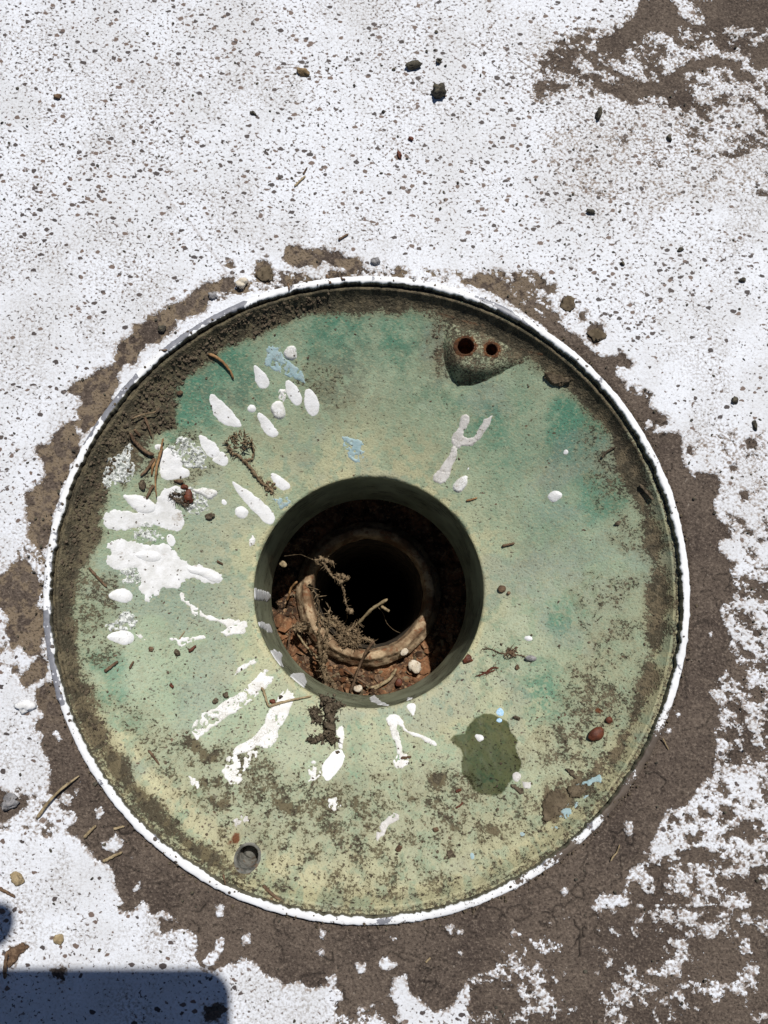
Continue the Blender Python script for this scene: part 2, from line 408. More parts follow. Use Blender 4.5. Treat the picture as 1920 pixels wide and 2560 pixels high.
def mat_rim():
    k = NT('painted_metal_rim')
    bare = k.attr('bare'); soil = k.attr('soil'); side = k.attr('side')
    nf = k.noise(700, 4, 0.7); nm = k.noise(190, 4, 0.6)
    e = k.add(bare, k.add(k.mul(k.math('SUBTRACT', nf, 0.5), 1.2), k.mul(k.math('SUBTRACT', nm, 0.5), 1.4)))
    m = k.ramp(e, -0.05, 0.12)
    p = k.mix(k.ramp(nm, 0.3, 0.7), (0.72, 0.725, 0.74), (0.80, 0.815, 0.84))
    p = k.mix(k.mul(k.ramp(nf, 0.6, 0.75), 0.3), p, (0.5, 0.45, 0.42))
    mt = k.mix(nf, (0.13, 0.135, 0.155), (0.28, 0.285, 0.32))
    wsp, _ = spots(k, 520, k.co, 0.1, 0.32, 0.45)
    mt = k.mix(wsp, mt, (0.6, 0.61, 0.65))
    col = k.mix(m, p, mt)
    es = k.add(soil, k.add(k.mul(k.math('SUBTRACT', nf, 0.5), 2.2), k.mul(k.math('SUBTRACT', nm, 0.5), 1.2)))
    ms = k.ramp(es, 0.0, 0.2)
    col = k.mix(ms, col, k.mix(nm, (0.055, 0.042, 0.034), (0.14, 0.11, 0.085)))
    sp, _ = spots(k, 300, k.warp(0.0016, 400), 0.06, 0.30, 0.32)
    col = k.mix(sp, col, (0.07, 0.055, 0.045))
    col = k.mix(k.ramp(k.add(side, k.add(k.mul(k.math('SUBTRACT', nm, 0.5), 1.3), k.mul(k.math('SUBTRACT', nf, 0.5), 0.8))), 0.40, 0.55), col, k.mix(nm, (0.070, 0.062, 0.045), (0.21, 0.195, 0.145)))
    h = k.add(k.mul(k.math('SUBTRACT', 1.0, k.math('MAXIMUM', m, ms)), 0.6), k.add(nm, k.mul(nf, 0.5)))
    return k.out(col, k.ramp(m, 0, 1, 0.55, 0.42), k.bump(h, 0.0003, 0.35), 0.3)

def mat_simple(name, c0, c1, scale=400, rough=0.85, bump=0.0003, spec=0.25, c2=None, s2=900, detail=4, t=(0.35, 0.65)):
    k = NT(name); n = k.noise(scale, detail, 0.65)
    col = k.mix(k.ramp(n, *t), c0, c1)
    if c2 is not None: col = k.mix(k.mul(k.ramp(k.noise(s2, 3, 0.7), 0.52, 0.66), 0.85), col, c2)
    return k.out(col, rough, k.bump(k.noise(scale * 2, 3), bump, 0.8) if bump else None, spec)

def mat_paint(name, a, b, crackle=False, dirtc=(0.10, 0.075, 0.055)):
    k = NT(name); nm = k.noise(230, 3); nf = k.noise(1000, 2, 0.65)
    col = k.mix(k.ramp(nm, 0.3, 0.7), a, b)
    s, c = spots(k, 480, k.warp(0.0012, 420), 0.06, 0.30, 0.34)
    col = k.mix(k.mul(s, k.ramp(nf, 0.30, 0.55)), col, dirtc)
    col = k.mix(k.mul(k.ramp(nf, 0.58, 0.74), 0.30), col, (0.33, 0.29, 0.24))
    h = nm
    if crackle:
        if crackle is True:
            ed = k.voro(700, k.warp(0.0020, 420), 'DISTANCE_TO_EDGE').outputs['Distance']
            cr = k.mul(k.ramp(ed, 0.07, 0.01), k.ramp(k.noise(170, 2), 0.42, 0.60))
            col = k.mix(k.mul(cr, 0.65), col, (0.22, 0.205, 0.15))
        st = k.ramp(k.noise(130, 4, 0.7), 0.56, 0.74)
        col = k.mix(k.mul(k.mul(st, k.ramp(nf, 0.35, 0.6)), 0.75), col, (0.27, 0.215, 0.155))
    return k.out(col, 0.5 if not crackle else 0.75, k.bump(k.add(nm, nf), 0.0003, 0.5), 0.25)

M = dict(
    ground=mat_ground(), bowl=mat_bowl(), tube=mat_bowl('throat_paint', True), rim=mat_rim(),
    paint=mat_paint('thick_white_paint', (0.67, 0.67, 0.665), (0.755, 0.76, 0.775)),
    paint2=mat_paint('weathered_white_paint', (0.60, 0.60, 0.59), (0.75, 0.755, 0.77), 'soft'),
    thin=mat_paint('cracked_white_paint', (0.66, 0.65, 0.62), (0.78, 0.78, 0.78), True),
    pink=mat_paint('faded_white_paint', (0.52, 0.50, 0.48), (0.62, 0.60, 0.58), True),
    crust=mat_simple('lichen_crust', (0.32, 0.34, 0.31), (0.70, 0.72, 0.70), 500, 0.95, 0.0009, 0.1, (0.040, 0.040, 0.032), 800, 4, (0.40, 0.55)),
    blue=mat_paint('pale_blue_paint', (0.27, 0.39, 0.42), (0.36, 0.47, 0.49), True),
    azure=mat_simple('bright_blue_paint', (0.28, 0.52, 0.78), (0.50, 0.68, 0.85), 900, 0.5),
    lug=None,
    rustmet=mat_simple('rusty_cast_metal', (0.10, 0.075, 0.045), (0.21, 0.17, 0.105), 220, 0.9, 0.0007, 0.2, (0.26, 0.12, 0.05), 160),
    rusthole=mat_simple('rusted_bore', (0.045, 0.022, 0.012), (0.13, 0.055, 0.022), 300, 0.95, 0.0006),
    bolt=mat_simple('grey_bolt_end', (0.065, 0.065, 0.056), (0.165, 0.160, 0.140), 300, 0.7, 0.0006, 0.3, (0.12, 0.075, 0.045), 240),
    clay=mat_simple('stained_clay_pipe', (0.150, 0.090, 0.050), (0.47, 0.355, 0.225), 75, 0.9, 0.0016, 0.2, (0.19, 0.085, 0.042), 240, 5, (0.38, 0.66)),
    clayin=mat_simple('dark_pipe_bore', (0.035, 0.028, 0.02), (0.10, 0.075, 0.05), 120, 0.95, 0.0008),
    chamber=mat_simple('dark_chamber_wall', (0.05, 0.05, 0.036), (0.11, 0.105, 0.075), 70, 0.9, 0.0008),  # dark olive tones mottled over the whole chamber wall
    silt=mat_simple('rusty_silt', (0.040, 0.026, 0.018), (0.235, 0.115, 0.058), 90, 0.97, 0.0016, 0.1, (0.34, 0.22, 0.125), 330, 5, (0.36, 0.66)),
    root=mat_simple('dusty_root_fibre', (0.125, 0.086, 0.050), (0.275, 0.205, 0.128), 500, 0.95, 0.0005, 0.1, (0.07, 0.055, 0.04), 900),
    soil=mat_simple('dark_soil', (0.040, 0.031, 0.022), (0.125, 0.098, 0.070), 420, 0.97, 0.0008, 0.1, (0.18, 0.15, 0.10), 1100),
    tan=mat_simple('tan_dry_needle', (0.20, 0.105, 0.045), (0.36, 0.21, 0.095), 300, 0.65, 0.0003, 0.3, (0.11, 0.065, 0.03), 500),
    straw=mat_simple('pale_straw', (0.24, 0.18, 0.10), (0.38, 0.30, 0.18), 300, 0.75, 0.0003, 0.25, (0.13, 0.10, 0.06), 500),
    brown=mat_simple('brown_twig_bark', (0.085, 0.052, 0.032), (0.19, 0.125, 0.078), 400, 0.85, 0.0004, 0.2, (0.05, 0.03, 0.02), 700),
    red=mat_simple('red_brown_husk', (0.070, 0.022, 0.012), (0.130, 0.038, 0.018), 400, 0.6, 0.0003, 0.3),
    stone=mat_simple('dark_stone', (0.035, 0.031, 0.026), (0.085, 0.078, 0.060), 400, 0.9, 0.0006, 0.2, (0.13, 0.11, 0.07), 800),
    greystone=mat_simple('grey_stone', (0.16, 0.16, 0.17), (0.30, 0.29, 0.29), 400, 0.85, 0.0005, 0.2, (0.08, 0.07, 0.06), 700),
    tanstone=mat_simple('tan_stone', (0.17, 0.115, 0.06), (0.32, 0.23, 0.13), 400, 0.85, 0.0005, 0.2, (0.09, 0.06, 0.035), 700),
    bonewhite=mat_simple('pale_stone', (0.50, 0.43, 0.33), (0.66, 0.60, 0.50), 300, 0.85, 0.0004, 0.2, (0.28, 0.2, 0.13), 600),
    mud=mat_simple('dried_mud', (0.085, 0.066, 0.043), (0.150, 0.118, 0.080), 200, 0.95, 0.0007, 0.1, (0.055, 0.042, 0.03), 600),
    black=mat_simple('black_glass', (0.01, 0.01, 0.012), (0.015, 0.015, 0.018), 10, 0.12, 0, 0.5),
    casing=mat_simple('dark_phone_casing', (0.03, 0.03, 0.035), (0.04, 0.04, 0.045), 60, 0.4, 0, 0.4),
    skin=mat_simple('skin', (0.42, 0.25, 0.17), (0.50, 0.31, 0.22), 90, 0.55, 0.0002, 0.3),
)

# ------------------------------------------------------------------ paving: painted sheet with the paint flaked off round the drain
BARE = [
 ('A', [(1225,1110),(1245,1065),(1280,1058),(1310,1075),(1360,1078),(1405,1065),(1420,1085),(1460,1085),(1490,1110),(1540,1110),(1568,1130),(1555,1170),(1510,1175),(1470,1150),(1430,1150),(1400,1130),(1370,1160),(1330,1150),(1290,1165),(1250,1150)]),
 ('A', [(1085,1180),(1105,1130),(1140,1118),(1168,1140),(1182,1190),(1160,1225),(1110,1215)]),
 ('A', [(975,1150),(985,1128),(1010,1130),(1018,1155),(995,1168)]),
 ('A', [(530,1486),(575,1440),(580,1400),(600,1408),(620,1395),(640,1360),(690,1345),(720,1325),(760,1315),(790,1300),(830,1270),(855,1240),(900,1215),(940,1215),(960,1190),(1010,1200),(1020,1235),(985,1265),(940,1260),(900,1300),(890,1340),(840,1365),(800,1370),(760,1380),(760,1410),(720,1450),(690,1486)]),
 ('C', [(860,400),(840,440),(800,410),(780,470),(710,510),(680,570),(685,625),(560,670),(530,710),(440,750),(385,800),(460,830),(480,870),(450,900),(465,970),(440,975),(380,1000),(320,1060),(300,1110),(230,1120),(218,1160),(250,1220),(250,1270),(265,1300),(245,1350),(205,1360),(195,1440),(165,1470),(155,1540),(160,1670),(275,1670),(290,1540),(330,1400),(385,1310),(400,1230),(440,1180),(450,1040),(440,1000),(490,1020),(560,970),(600,910),(640,860),(660,790),(680,740),(690,700),(730,640),(790,640),(830,570),(870,530),(920,510),(950,480),(1000,470),(1040,430),(1040,380),(1010,290),(985,330),(890,340)]),
 ('F', [(155,-20),(150,140),(175,270),(225,300),(255,270),(270,200),(290,100),(320,20),(330,-20)]),
 ('F', [(-40,480),(40,455),(70,400),(110,375),(160,385),(195,430),(215,500),(230,540),(190,640),(200,680),(240,700),(250,800),(220,840),(215,930),(180,950),(110,880),(60,930),(50,840),(30,780),(40,710),(0,670),(-40,660)]),
 ('F', [(50,1010),(100,1000),(110,1050),(70,1060)]),
 ('F', [(110,1080),(170,1000),(230,960),(260,1040),(240,1090),(180,1120),(140,1145),(105,1100)]),
 ('F', [(205,1150),(260,1110),(300,1140),(330,1230),(360,1330),(430,1450),(490,1550),(560,1680),(290,1680),(290,1580),(230,1460),(250,1420),(200,1390),(205,1330),(260,1300),(210,1240)]),
 ('I', [(280,-30),(295,100),(300,240),(290,290),(330,320),(345,330),(360,390),(440,400),(455,440),(380,510),(400,540),(480,570),(500,610),(540,650),(560,700),(640,720),(675,790),(670,840),(710,900),(745,945),(700,975),(740,995),(800,990),(850,930),(880,970),(870,1010),(940,1020),(935,1050),(950,1130),(990,1120),(1040,1100),(1110,1110),(1160,1140),(1165,1200),(1160,1260),(1185,1320),(1260,1350),(1330,1310),(1400,1320),(1430,1275),(1520,1310),(1560,1370),(1640,1385),(1760,1400),(1760,1000),(1300,800),(900,500),(700,250),(540,-30)]),
 ('I', [(-40,250),(0,260),(50,310),(110,330),(150,320),(160,360),(100,410),(60,450),(-40,465)]),
 ('I', [(50,1200),(130,1180),(180,1200),(110,1250),(90,1310),(40,1310)]),
 ('I', [(290,1335),(385,1335),(370,1395),(330,1390)]),
 ('I', [(1200,1550),(1290,1530),(1340,1570),(1310,1640),(1220,1640)]),
 ('J', [(60,1335),(130,1330),(190,1380),(250,1420),(290,1420),(310,1460),(380,1440),(440,1480),(520,1460),(560,1400),(585,1410),(580,1460),(620,1530),(600,1550),(590,1600),(690,1640),(700,1570),(800,1560),(870,1500),(880,1420),(940,1400),(980,1500),(1050,1560),(1090,1600),(1170,1580),(1220,1500),(1260,1440),(1400,1380),(1440,1290),(1659,1180),(1720,1000),(1659,880),(1400,950),(900,1080),(400,1050),(60,1000)]),
 ('K', [(1370,-20),(1350,130),(1290,240),(1220,340),(1100,370),(1060,460),(1030,530),(990,590),(1010,640),(920,690),(880,760),(870,830),(760,820),(700,900),(400,1000),(250,950),(100,1000),(0,1050),(0,900),(400,680),(700,450),(900,150),(1000,-20)]),
 ('H', [(1360,-20),(1380,80),(1390,170),(1460,210),(1400,250),(1390,290),(1450,340),(1480,370),(1450,400),(1470,440),(1480,500),(1460,560),(1400,610),(1420,700),(1470,770),(1440,930),(1340,1070),(1400,1180),(1350,1230),(1390,1370),(1350,1540),(950,1540),(1100,1200),(1200,800),(1210,400),(1150,-20)]),
 ('E', [(200,90),(280,95),(330,130),(370,180),(420,230),(460,250),(500,290),(600,330),(640,370),(700,410),(770,480),(810,510),(890,500),(920,480),(980,540),(960,560),(900,555),(890,600),(930,640),(950,680),(1000,700),(1070,710),(1060,760),(1100,790),(1150,800),(1165,850),(1120,870),(1090,850),(1080,890),(1200,890),(1230,910),(1220,1000),(1230,1060),(1290,1120),(1300,1090),(1400,1100),(1420,1200),(1390,1240),(1410,1330),(1460,1360),(1480,1430),(1230,1430),(1150,1150),(1000,850),(800,620),(560,380),(300,200),(100,125)]),
 ('E', [(600,220),(640,205),(680,240),(660,290),(610,260)]), ('E', [(740,380),(770,340),(820,345),(830,400),(790,450),(750,430)]),
 ('E', [(520,150),(580,140),(590,190),(540,200)]), ('E', [(1245,960),(1270,955),(1275,1000),(1250,1000)]), ('E', [(1550,930),(1600,920),(1600,970),(1560,975)]),
 ('E', [(1450,1060),(1500,1040),(1510,1090),(1470,1100)]), ('E', [(1510,1190),(1560,1180),(1570,1240),(1520,1245)]),
 ('E', [(560,300),(605,290),(612,320),(580,345)]), ('E', [(700,290),(740,280),(735,330),(705,330)]),
 ('B', [(1115,-20),(1250,-20),(1290,60),(1350,110),(1280,140),(1180,150),(1100,170),(1050,230),(960,240),(950,290),(900,300),(870,260),(910,200),(900,150),(1020,110),(1080,60)]),
 ('B', [(1290,-20),(1720,-20),(1720,130),(1560,130),(1500,110),(1440,180),(1380,130),(1360,60)]),
 ('B', [(700,390),(800,350),(870,340),(960,350),(1100,330),(1200,340),(1280,280),(1330,240),(1440,230),(1560,260),(1540,300),(1400,310),(1300,350),(1290,400),(1200,440),(1140,420),(1100,450),(1000,430),(960,380),(860,370),(760,395)]),
 ('B', [(1540,190),(1720,160),(1720,330),(1600,300)]), ('B', [(1440,660),(1540,660),(1550,690),(1460,700)]), ('B', [(720,170),(780,160),(790,190),(730,210)]),
]
WHITE = [
 ('F', [(310,1410),(350,1400),(380,1450),(340,1455)]), ('I', [(570,400),(600,385),(610,410),(585,435)]),
 ('I', [(600,580),(640,575),(680,515),(720,570),(715,620),(670,645),(605,610)]),
 ('I', [(1210,1290),(1260,1230),(1280,1160),(1335,1155),(1320,1230),(1280,1300),(1230,1315)]),
 ('I', [(1425,1150),(1470,1125),(1475,1170),(1440,1190)]), ('I', [(1283,960),(1310,968),(1312,1010),(1290,1012)]),
 ('I', [(345,330),(370,290),(420,320),(410,370)]), ('I', [(760,672),(790,670),(780,690)]), ('I', [(775,860),(825,820),(820,850),(795,880)]),
 ('I', [(435,270),(470,240),(470,280),(445,300)]), ('I', [(930,1010),(970,985),(1050,1060),(1000,1040)]),
 ('J', [(480,1285),(520,1275),(522,1307),(490,1305)]), ('J', [(690,1355),(730,1345),(730,1390),(697,1398)]),
 ('J', [(810,1350),(850,1315),(870,1340),(930,1350),(880,1370),(820,1380)]), ('J', [(1203,1170),(1240,1185),(1235,1207)]),
 ('J', [(1213,1285),(1250,1300),(1240,1310)]), ('J', [(500,1170),(520,1190),(512,1212)]), ('J', [(868,1217),(890,1222),(880,1230)]),
 ('J', [(1150,1160),(1180,1145),(1175,1185)]), ('J', [(1490,1160),(1540,1200),(1510,1260),(1495,1230)]), ('J', [(530,1420),(580,1400),(580,1450),(545,1460)]),
 ('K', [(525,800),(550,790),(570,805),(545,830)]), ('K', [(880,430),(920,420),(915,500),(890,490)]), ('K', [(250,1090),(300,1040),(310,1070),(270,1105)]),
 ('H', [(1340,745),(1358,740),(1355,770),(1343,772)]), ('H', [(1155,1180),(1190,1185),(1170,1210)]), ('H', [(1100,1290),(1155,1250),(1160,1262),(1115,1300)]),
 ('H', [(1395,1140),(1430,1125),(1420,1150)]), ('E', [(340,165),(400,150),(455,200),(430,240),(370,190)]), ('E', [(1030,840),(1060,825),(1090,865),(1050,870)]),
 ('C', [(700,690),(740,640),(770,690),(720,740),(690,730)]), ('C', [(810,590),(870,530),(920,540),(860,600)]),
 ('B', [(940,240),(1050,230),(1100,170),(1180,170),(1130,230),(1060,260),(1090,300),(1000,300)]), ('B', [(1300,320),(1360,310),(1360,340),(1310,345)]),
]
DENS = [  # (crop, polygon, bare share, edge softness mm)
 ('B', [(640,230),(880,120),(1100,30),(2140,-270),(2140,640),(1590,600),(1560,480),(1350,540),(1100,450),(900,400),(660,420)], 0.46, 8),
 ('B', [(1250,500),(2140,420),(2140,860),(1400,860),(1350,700)], 0.16, 6),
 ('B', [(650,600),(1300,500),(1400,760),(1200,900),(800,800)], 0.07, 8),
 ('E', [(1230,900),(2140,850),(2140,1430),(1480,1430),(1400,1100)], 0.13, 5),
 ('H', [(1400,180),(2180,120),(2180,420),(1460,380)], 0.16, 3),
 ('H', [(1450,380),(2180,400),(2180,800),(1480,780),(1400,620)], 0.40, 3),
 ('H', [(1330,780),(2180,780),(2180,1560),(1360,1560),(1400,1370),(1350,1230),(1380,1160),(1330,1090)], 0.50, 3),
 ('K', [(1370,-20),(2180,-20),(2180,560),(1350,560),(1100,560),(1000,640),(920,690),(1100,370),(1290,240)], 0.38, 2.5),
 ('K', [(900,700),(1200,560),(2180,560),(2180,880),(1150,880),(880,900)], 0.66, 2.5),
 ('K', [(700,880),(2180,880),(2180,2040),(560,2040),(600,1300)], 0.78, 3),
 ('K', [(160,1130),(500,1080),(520,1300),(560,2040),(0,2040),(20,1250)], 0.62, 3),
 ('K', [(150,1400),(480,1400),(560,2040),(0,2040)], 0.50, 2),
 ('J', [(580,1540),(700,1560),(870,1500),(1100,2040),(1300,1590),(1300,2140),(560,2140)], 0.30, 2),
 ('K', [(360,960),(720,850),(740,1300),(640,2060),(470,2060),(500,1280)], 0.90, 2.5),
 ('J', [(1230,1300),(1400,1240),(1720,1150),(1720,2160),(1200,2160),(1270,1480)], 0.70, 2.5),
 ('F', [(-340,270),(260,250),(300,900),(200,1000),(-340,960)], 0.14, 4),
 ('I', [(-340,240),(300,260),(440,420),(300,560),(-340,480)], 0.22, 3),
 ('E', [(180,60),(520,80),(640,380),(900,600),(1080,700),(1000,760),(560,380),(180,130)], 0.45, 3),
 ('D', [(740,60),(1000,60),(1500,100),(1500,200),(1000,130),(740,120)], 0.30, 2.5),
 ('A', [(1180,1170),(1600,1170),(1600,1215),(1100,1260),(960,1300),(900,1300)], 0.45, 2),
]
def build_ground():
    st = 0.00054
    x0, x1, y0, y1 = -0.214, 0.222, -0.226, 0.322
    xs = np.arange(x0, x1 + st / 2, st); ys = np.arange(y0, y1 + st / 2, st)
    X, Y = np.meshgrid(xs, ys); sh = X.shape
    X = X.ravel(); Y = Y.ravel()
    bare = np.full(X.shape, -6.0)
    f = np.full(X.shape, -0.006)
    for c, p in BARE: sdf_local(ground_poly(c, p), X, Y, f, 0.006, np.maximum)
    for c, p in WHITE: sdf_local(ground_poly(c, p), X, Y, f, 0.004, lambda a, b: np.minimum(a, -b))
    n1 = fbm(X, Y, 0.007, 4, 1, 0.6); n2 = fbm(X, Y, 0.0022, 3, 2)
    f = f * 1000 + (n1 - 0.5) * 3.2 + (n2 - 0.5) * 1.8
    ur = sstep(0.04, 0.10, X) * sstep(0.13, 0.19, Y)
    f = f - ur * (1.2 + 9.0 * (fbm(X, Y, 0.006, 5, 6, 0.8) - 0.5))
    f = f + 1.7 * ang_band(np.arctan2(Y, X), 135, 215, 10) * (1 - sstep(0.003, 0.007, np.hypot(X, Y) - R_OUT))
    # shares: mottled zones
    p = np.full(X.shape, 0.0)
    for c, pl, share, soft in DENS:
        g = np.full(X.shape, -0.02); sdf_local(ground_poly(c, pl), X, Y, g, 0.012, np.maximum)
        p = np.maximum(p, share * sstep(-soft * 0.5, soft * 0.7, g * 1000))
    u = uni(fbm(X + 0.3 * Y, Y * 1.15, 0.0068, 5, 5, 0.76), 0.125)
    m = np.where(p > 0.004, (p - u) * 4.0, -6.0)
    bare = np.clip(np.maximum(f, m), -4, 4)
    # keep paint in the named white zones even where a share applies
    r = np.hypot(X, Y)
    pitn = fbm(X, Y, 0.05, 3, 8)
    px = (X + 0.2) / 0.4; py = (Y + 0.25) / 0.55
    pit = 0.54 + 0.50 * sstep(0.45, 0.95, py) * (1 - 0.35 * sstep(0.25, 0.9, px)) + 0.75 * (pitn - 0.5) + 0.7 * (fbm(X, Y, 0.012, 3, 19) - 0.5)
    pit = pit * (0.45 + 0.55 * sstep(0.002, 0.03, r - R_OUT))
    grime = np.clip(0.13 + 0.30 * sstep(0.5, 0.7, fbm(X, Y, 0.03, 4, 9)) + 0.35 * sstep(0.58, 0.75, fbm(X, Y, 0.014, 4, 10)) + 0.10 * sstep(0.5, 1, py), 0, 0.6)
    g = np.full(X.shape, -0.02)
    sdf_local(ground_poly('B', [(560,180),(1720,-20),(1720,860),(900,760),(620,480)]), X, Y, g, 0.02, np.maximum)
    grime = np.clip(grime + 0.42 * sstep(-0.015, 0.02, g), 0, 0.75)
    crack_zone = sstep(-0.05, -0.16, Y) * (1 - sstep(0.03, 0.05, r - R_OUT)) + 0.8 * sstep(0.10, 0.15, X) * (1 - sstep(0.02, 0.04, r - R_OUT))
    crack = np.zeros(X.shape)
    crk = np.random.default_rng(12)
    for i in range(210):                        # short branching shrinkage cracks in the bare mortar
        a0 = math.radians(crk.uniform(215, 400)); rr0 = R_OUT + crk.uniform(0.002, 0.045)
        q = np.array([rr0 * math.cos(a0), rr0 * math.sin(a0)]); hd = crk.uniform(0, 6.28)
        wd_ = crk.uniform(0.00012, 0.00028); amp_ = crk.uniform(0.35, 0.9)
        for j in range(crk.integers(3, 14)):
            hd += crk.normal(0, 0.75); q2 = q + crk.uniform(0.0008, 0.0022) * np.array([math.cos(hd), math.sin(hd)])
            w_ = (X > min(q[0], q2[0]) - 0.002) & (X < max(q[0], q2[0]) + 0.002) & (Y > min(q[1], q2[1]) - 0.002) & (Y < max(q[1], q2[1]) + 0.002)
            e = q2 - q; xx = X[w_]; yy = Y[w_]; t = np.clip(((xx - q[0]) * e[0] + (yy - q[1]) * e[1]) / (e @ e), 0, 1)
            crack[w_] = np.maximum(crack[w_], amp_ * (1 - sstep(wd_ * 0.6, wd_ * 1.9, np.hypot(xx - q[0] - t * e[0], yy - q[1] - t * e[1]))))
            q = q2
    crack = crack * sstep(0.1, 0.5, crack_zone)
    sand = ang_band(np.arctan2(Y, X), 60, 200, 20) * (1 - sstep(0.025, 0.05, r - R_OUT))
    # hairline crack running to the rim
    ln = np.zeros(X.shape)
    pts = [(345, 395), (370, 440), (395, 465), (410, 480), (440, 520), (470, 560), (490, 590), (515, 600)]
    pw = [at_z('Z', q, 0)[:2] for q in pts]
    for a, b in zip(pw[:-1], pw[1:]):
        e = b - a; t = np.clip(((X - a[0]) * e[0] + (Y - a[1]) * e[1]) / (e @ e), 0, 1)
        d = np.hypot(X - a[0] - t * e[0], Y - a[1] - t * e[1]) + (n2 - 0.5) * 0.0012
        ln = np.maximum(ln, 1 - sstep(0.0002, 0.0007, np.abs(d)))
    mask = sstep(-0.3, 0.3, bare)
    nm_ = uni(fbm(X, Y, 0.004, 4, 17, 0.65), 0.13); nl_ = uni(fbm(X, Y, 0.022, 5, 18, 0.6), 0.13)
    Z = -0.00065 * mask + (fbm(X, Y, 0.012, 4, 14) - 0.5) * 0.0006 * (0.5 + mask) + (fbm(X, Y, 0.0025, 3, 15) - 0.5) * 0.0005 * mask
    Z = Z + 0.0008 * np.clip(fbm(X, Y, 0.09, 2, 16) - 0.5, -0.5, 0.5)
    Z = Z - 0.0012 * (1 - sstep(0.0, 0.004, r - R_OUT)) * mask
    edge = np.minimum(np.minimum(X - x0, x1 - X), np.minimum(Y - y0, y1 - Y))
    Z = Z * sstep(0, 0.01, edge)
    Z = Z - 0.0009 * crack * mask
    V = np.stack([X, Y, Z], 1)
    Fq = grid_faces(*sh)
    rr = r[Fq].max(1)
    Fq = Fq[rr > R_OUT - 0.0012]
    full = [bare, pit, grime, crack, sand, ln, nm_, nl_]
    V, Fq, A = compact(V, Fq, full)
    # the paving goes on around the detailed part: coarser sheet, same wear thinning out
    H = 0.72; cs = 0.004
    ax = np.concatenate([np.linspace(-H, x0, 120)[:-1], np.linspace(x0, xs[-1], 110), np.linspace(xs[-1], H, 120)[1:]])
    ay = np.concatenate([np.linspace(-H, y0, 120)[:-1], np.linspace(y0, ys[-1], 138), np.linspace(ys[-1], H, 120)[1:]])
    CXg, CYg = np.meshgrid(ax, ay); sh2 = CXg.shape; cx_, cy_ = CXg.ravel(), CYg.ravel()
    dx = np.maximum(np.maximum(x0 - cx_, cx_ - xs[-1]), 0); dy = np.maximum(np.maximum(y0 - cy_, cy_ - ys[-1]), 0); dd = np.hypot(dx, dy)
    wx_ = cx_ + (fbm(cx_, cy_, 0.03, 4, 25) - 0.5) * np.minimum(dd * 3, 0.12); wy_ = cy_ + (fbm(cx_, cy_, 0.03, 4, 26) - 0.5) * np.minimum(dd * 3, 0.12)
    ii = np.clip(((np.clip(wx_, x0, xs[-1]) - x0) / st).astype(int), 0, sh[1] - 1); jj = np.clip(((np.clip(wy_, y0, ys[-1]) - y0) / st).astype(int), 0, sh[0] - 1)
    k_ = np.exp(-dd / 0.05); n_ = fbm(cx_, cy_, 0.035, 5, 27, 0.7) - 0.5
    B2 = []
    for q, (a_, d_) in enumerate(zip(full, (-2.6, 0.6, 0.22, 0, 0, 0, 0.5, 0.5))):
        v_ = a_[jj * sh[1] + ii] * k_ + d_ * (1 - k_)
        if q == 0: v_ = np.clip(v_ + (1 - k_) * n_ * 11 + np.minimum(dd / 0.01, 1) * n_ * 3, -4, 4)
        if q == 1: v_ = v_ + (1 - k_) * n_
        if q in (6, 7): v_ = np.where(dd > 0, uni(fbm(cx_, cy_, 0.02, 4, 28 + q)), v_)
        B2.append(v_)
    F2 = grid_faces(*sh2); fc = np.stack([cx_, cy_], 1)[F2].mean(1)
    F2 = F2[~((fc[:, 0] > x0) & (fc[:, 0] < xs[-1]) & (fc[:, 1] > y0) & (fc[:, 1] < ys[-1]))]
    V2, F2, B2 = compact(np.stack([cx_, cy_, np.zeros(len(cx_))], 1), F2, B2)
    F2 = F2 + len(V); V = np.vstack([V, V2]); Fq = np.vstack([Fq, F2]); A = [np.concatenate([p_, q_]) for p_, q_ in zip(A, B2)]
    # and on to the horizon
    B = 60.0; nb = len(V)
    ov = np.array([(-B, -B, 0), (B, -B, 0), (B, B, 0), (-B, B, 0), (-H, -H, 0), (H, -H, 0), (H, H, 0), (-H, H, 0)])
    of = np.array([(0, 1, 5, 4), (1, 2, 6, 5), (2, 3, 7, 6), (3, 0, 4, 7)]) + nb
    V = np.vstack([V, ov]); Fq = np.vstack([Fq, of])
    defs = [-2.6, 0.6, 0.22, 0.0, 0.0, 0.0, 0.5, 0.5]
    A = [np.concatenate([a, np.full(8, d)]) for a, d in zip(A, defs)]
    me = mesh_from('paving', V, Fq)
    for nme, a in zip(('bare', 'pit', 'grime', 'crack', 'sand', 'line', 'nm', 'nl'), A): attr(me, nme, a)
    link('paving', me, M['ground'], kind='structure', label='white painted paving with paint flaked off round the drain')
build_ground()

# ------------------------------------------------------------------ drain fitting: rim, bowl, throat
drain = bpy.data.objects.new('floor_drain', None); COL.objects.link(drain)
drain['label'] = 'round green metal drain bowl with white painted rim set in the paving'; drain['category'] = 'drain'

def polar_mesh(rs, zs, nth, centre=(0, 0), centre2=None, blend=None):
    th = np.linspace(0, 2 * np.pi, nth, endpoint=False)
    rs = np.asarray(rs)[:, None]; zs = np.asarray(zs)[:, None]
    X = rs * np.cos(th)[None]; Y = rs * np.sin(th)[None]
    if blend is not None:
        b = np.asarray(blend)[:, None]; X = X + b * centre[0]; Y = Y + b * centre[1]
    else:
        X = X + centre[0]; Y = Y + centre[1]
    return X, Y, np.broadcast_to(zs, X.shape).copy(), np.broadcast_to(th[None], X.shape)

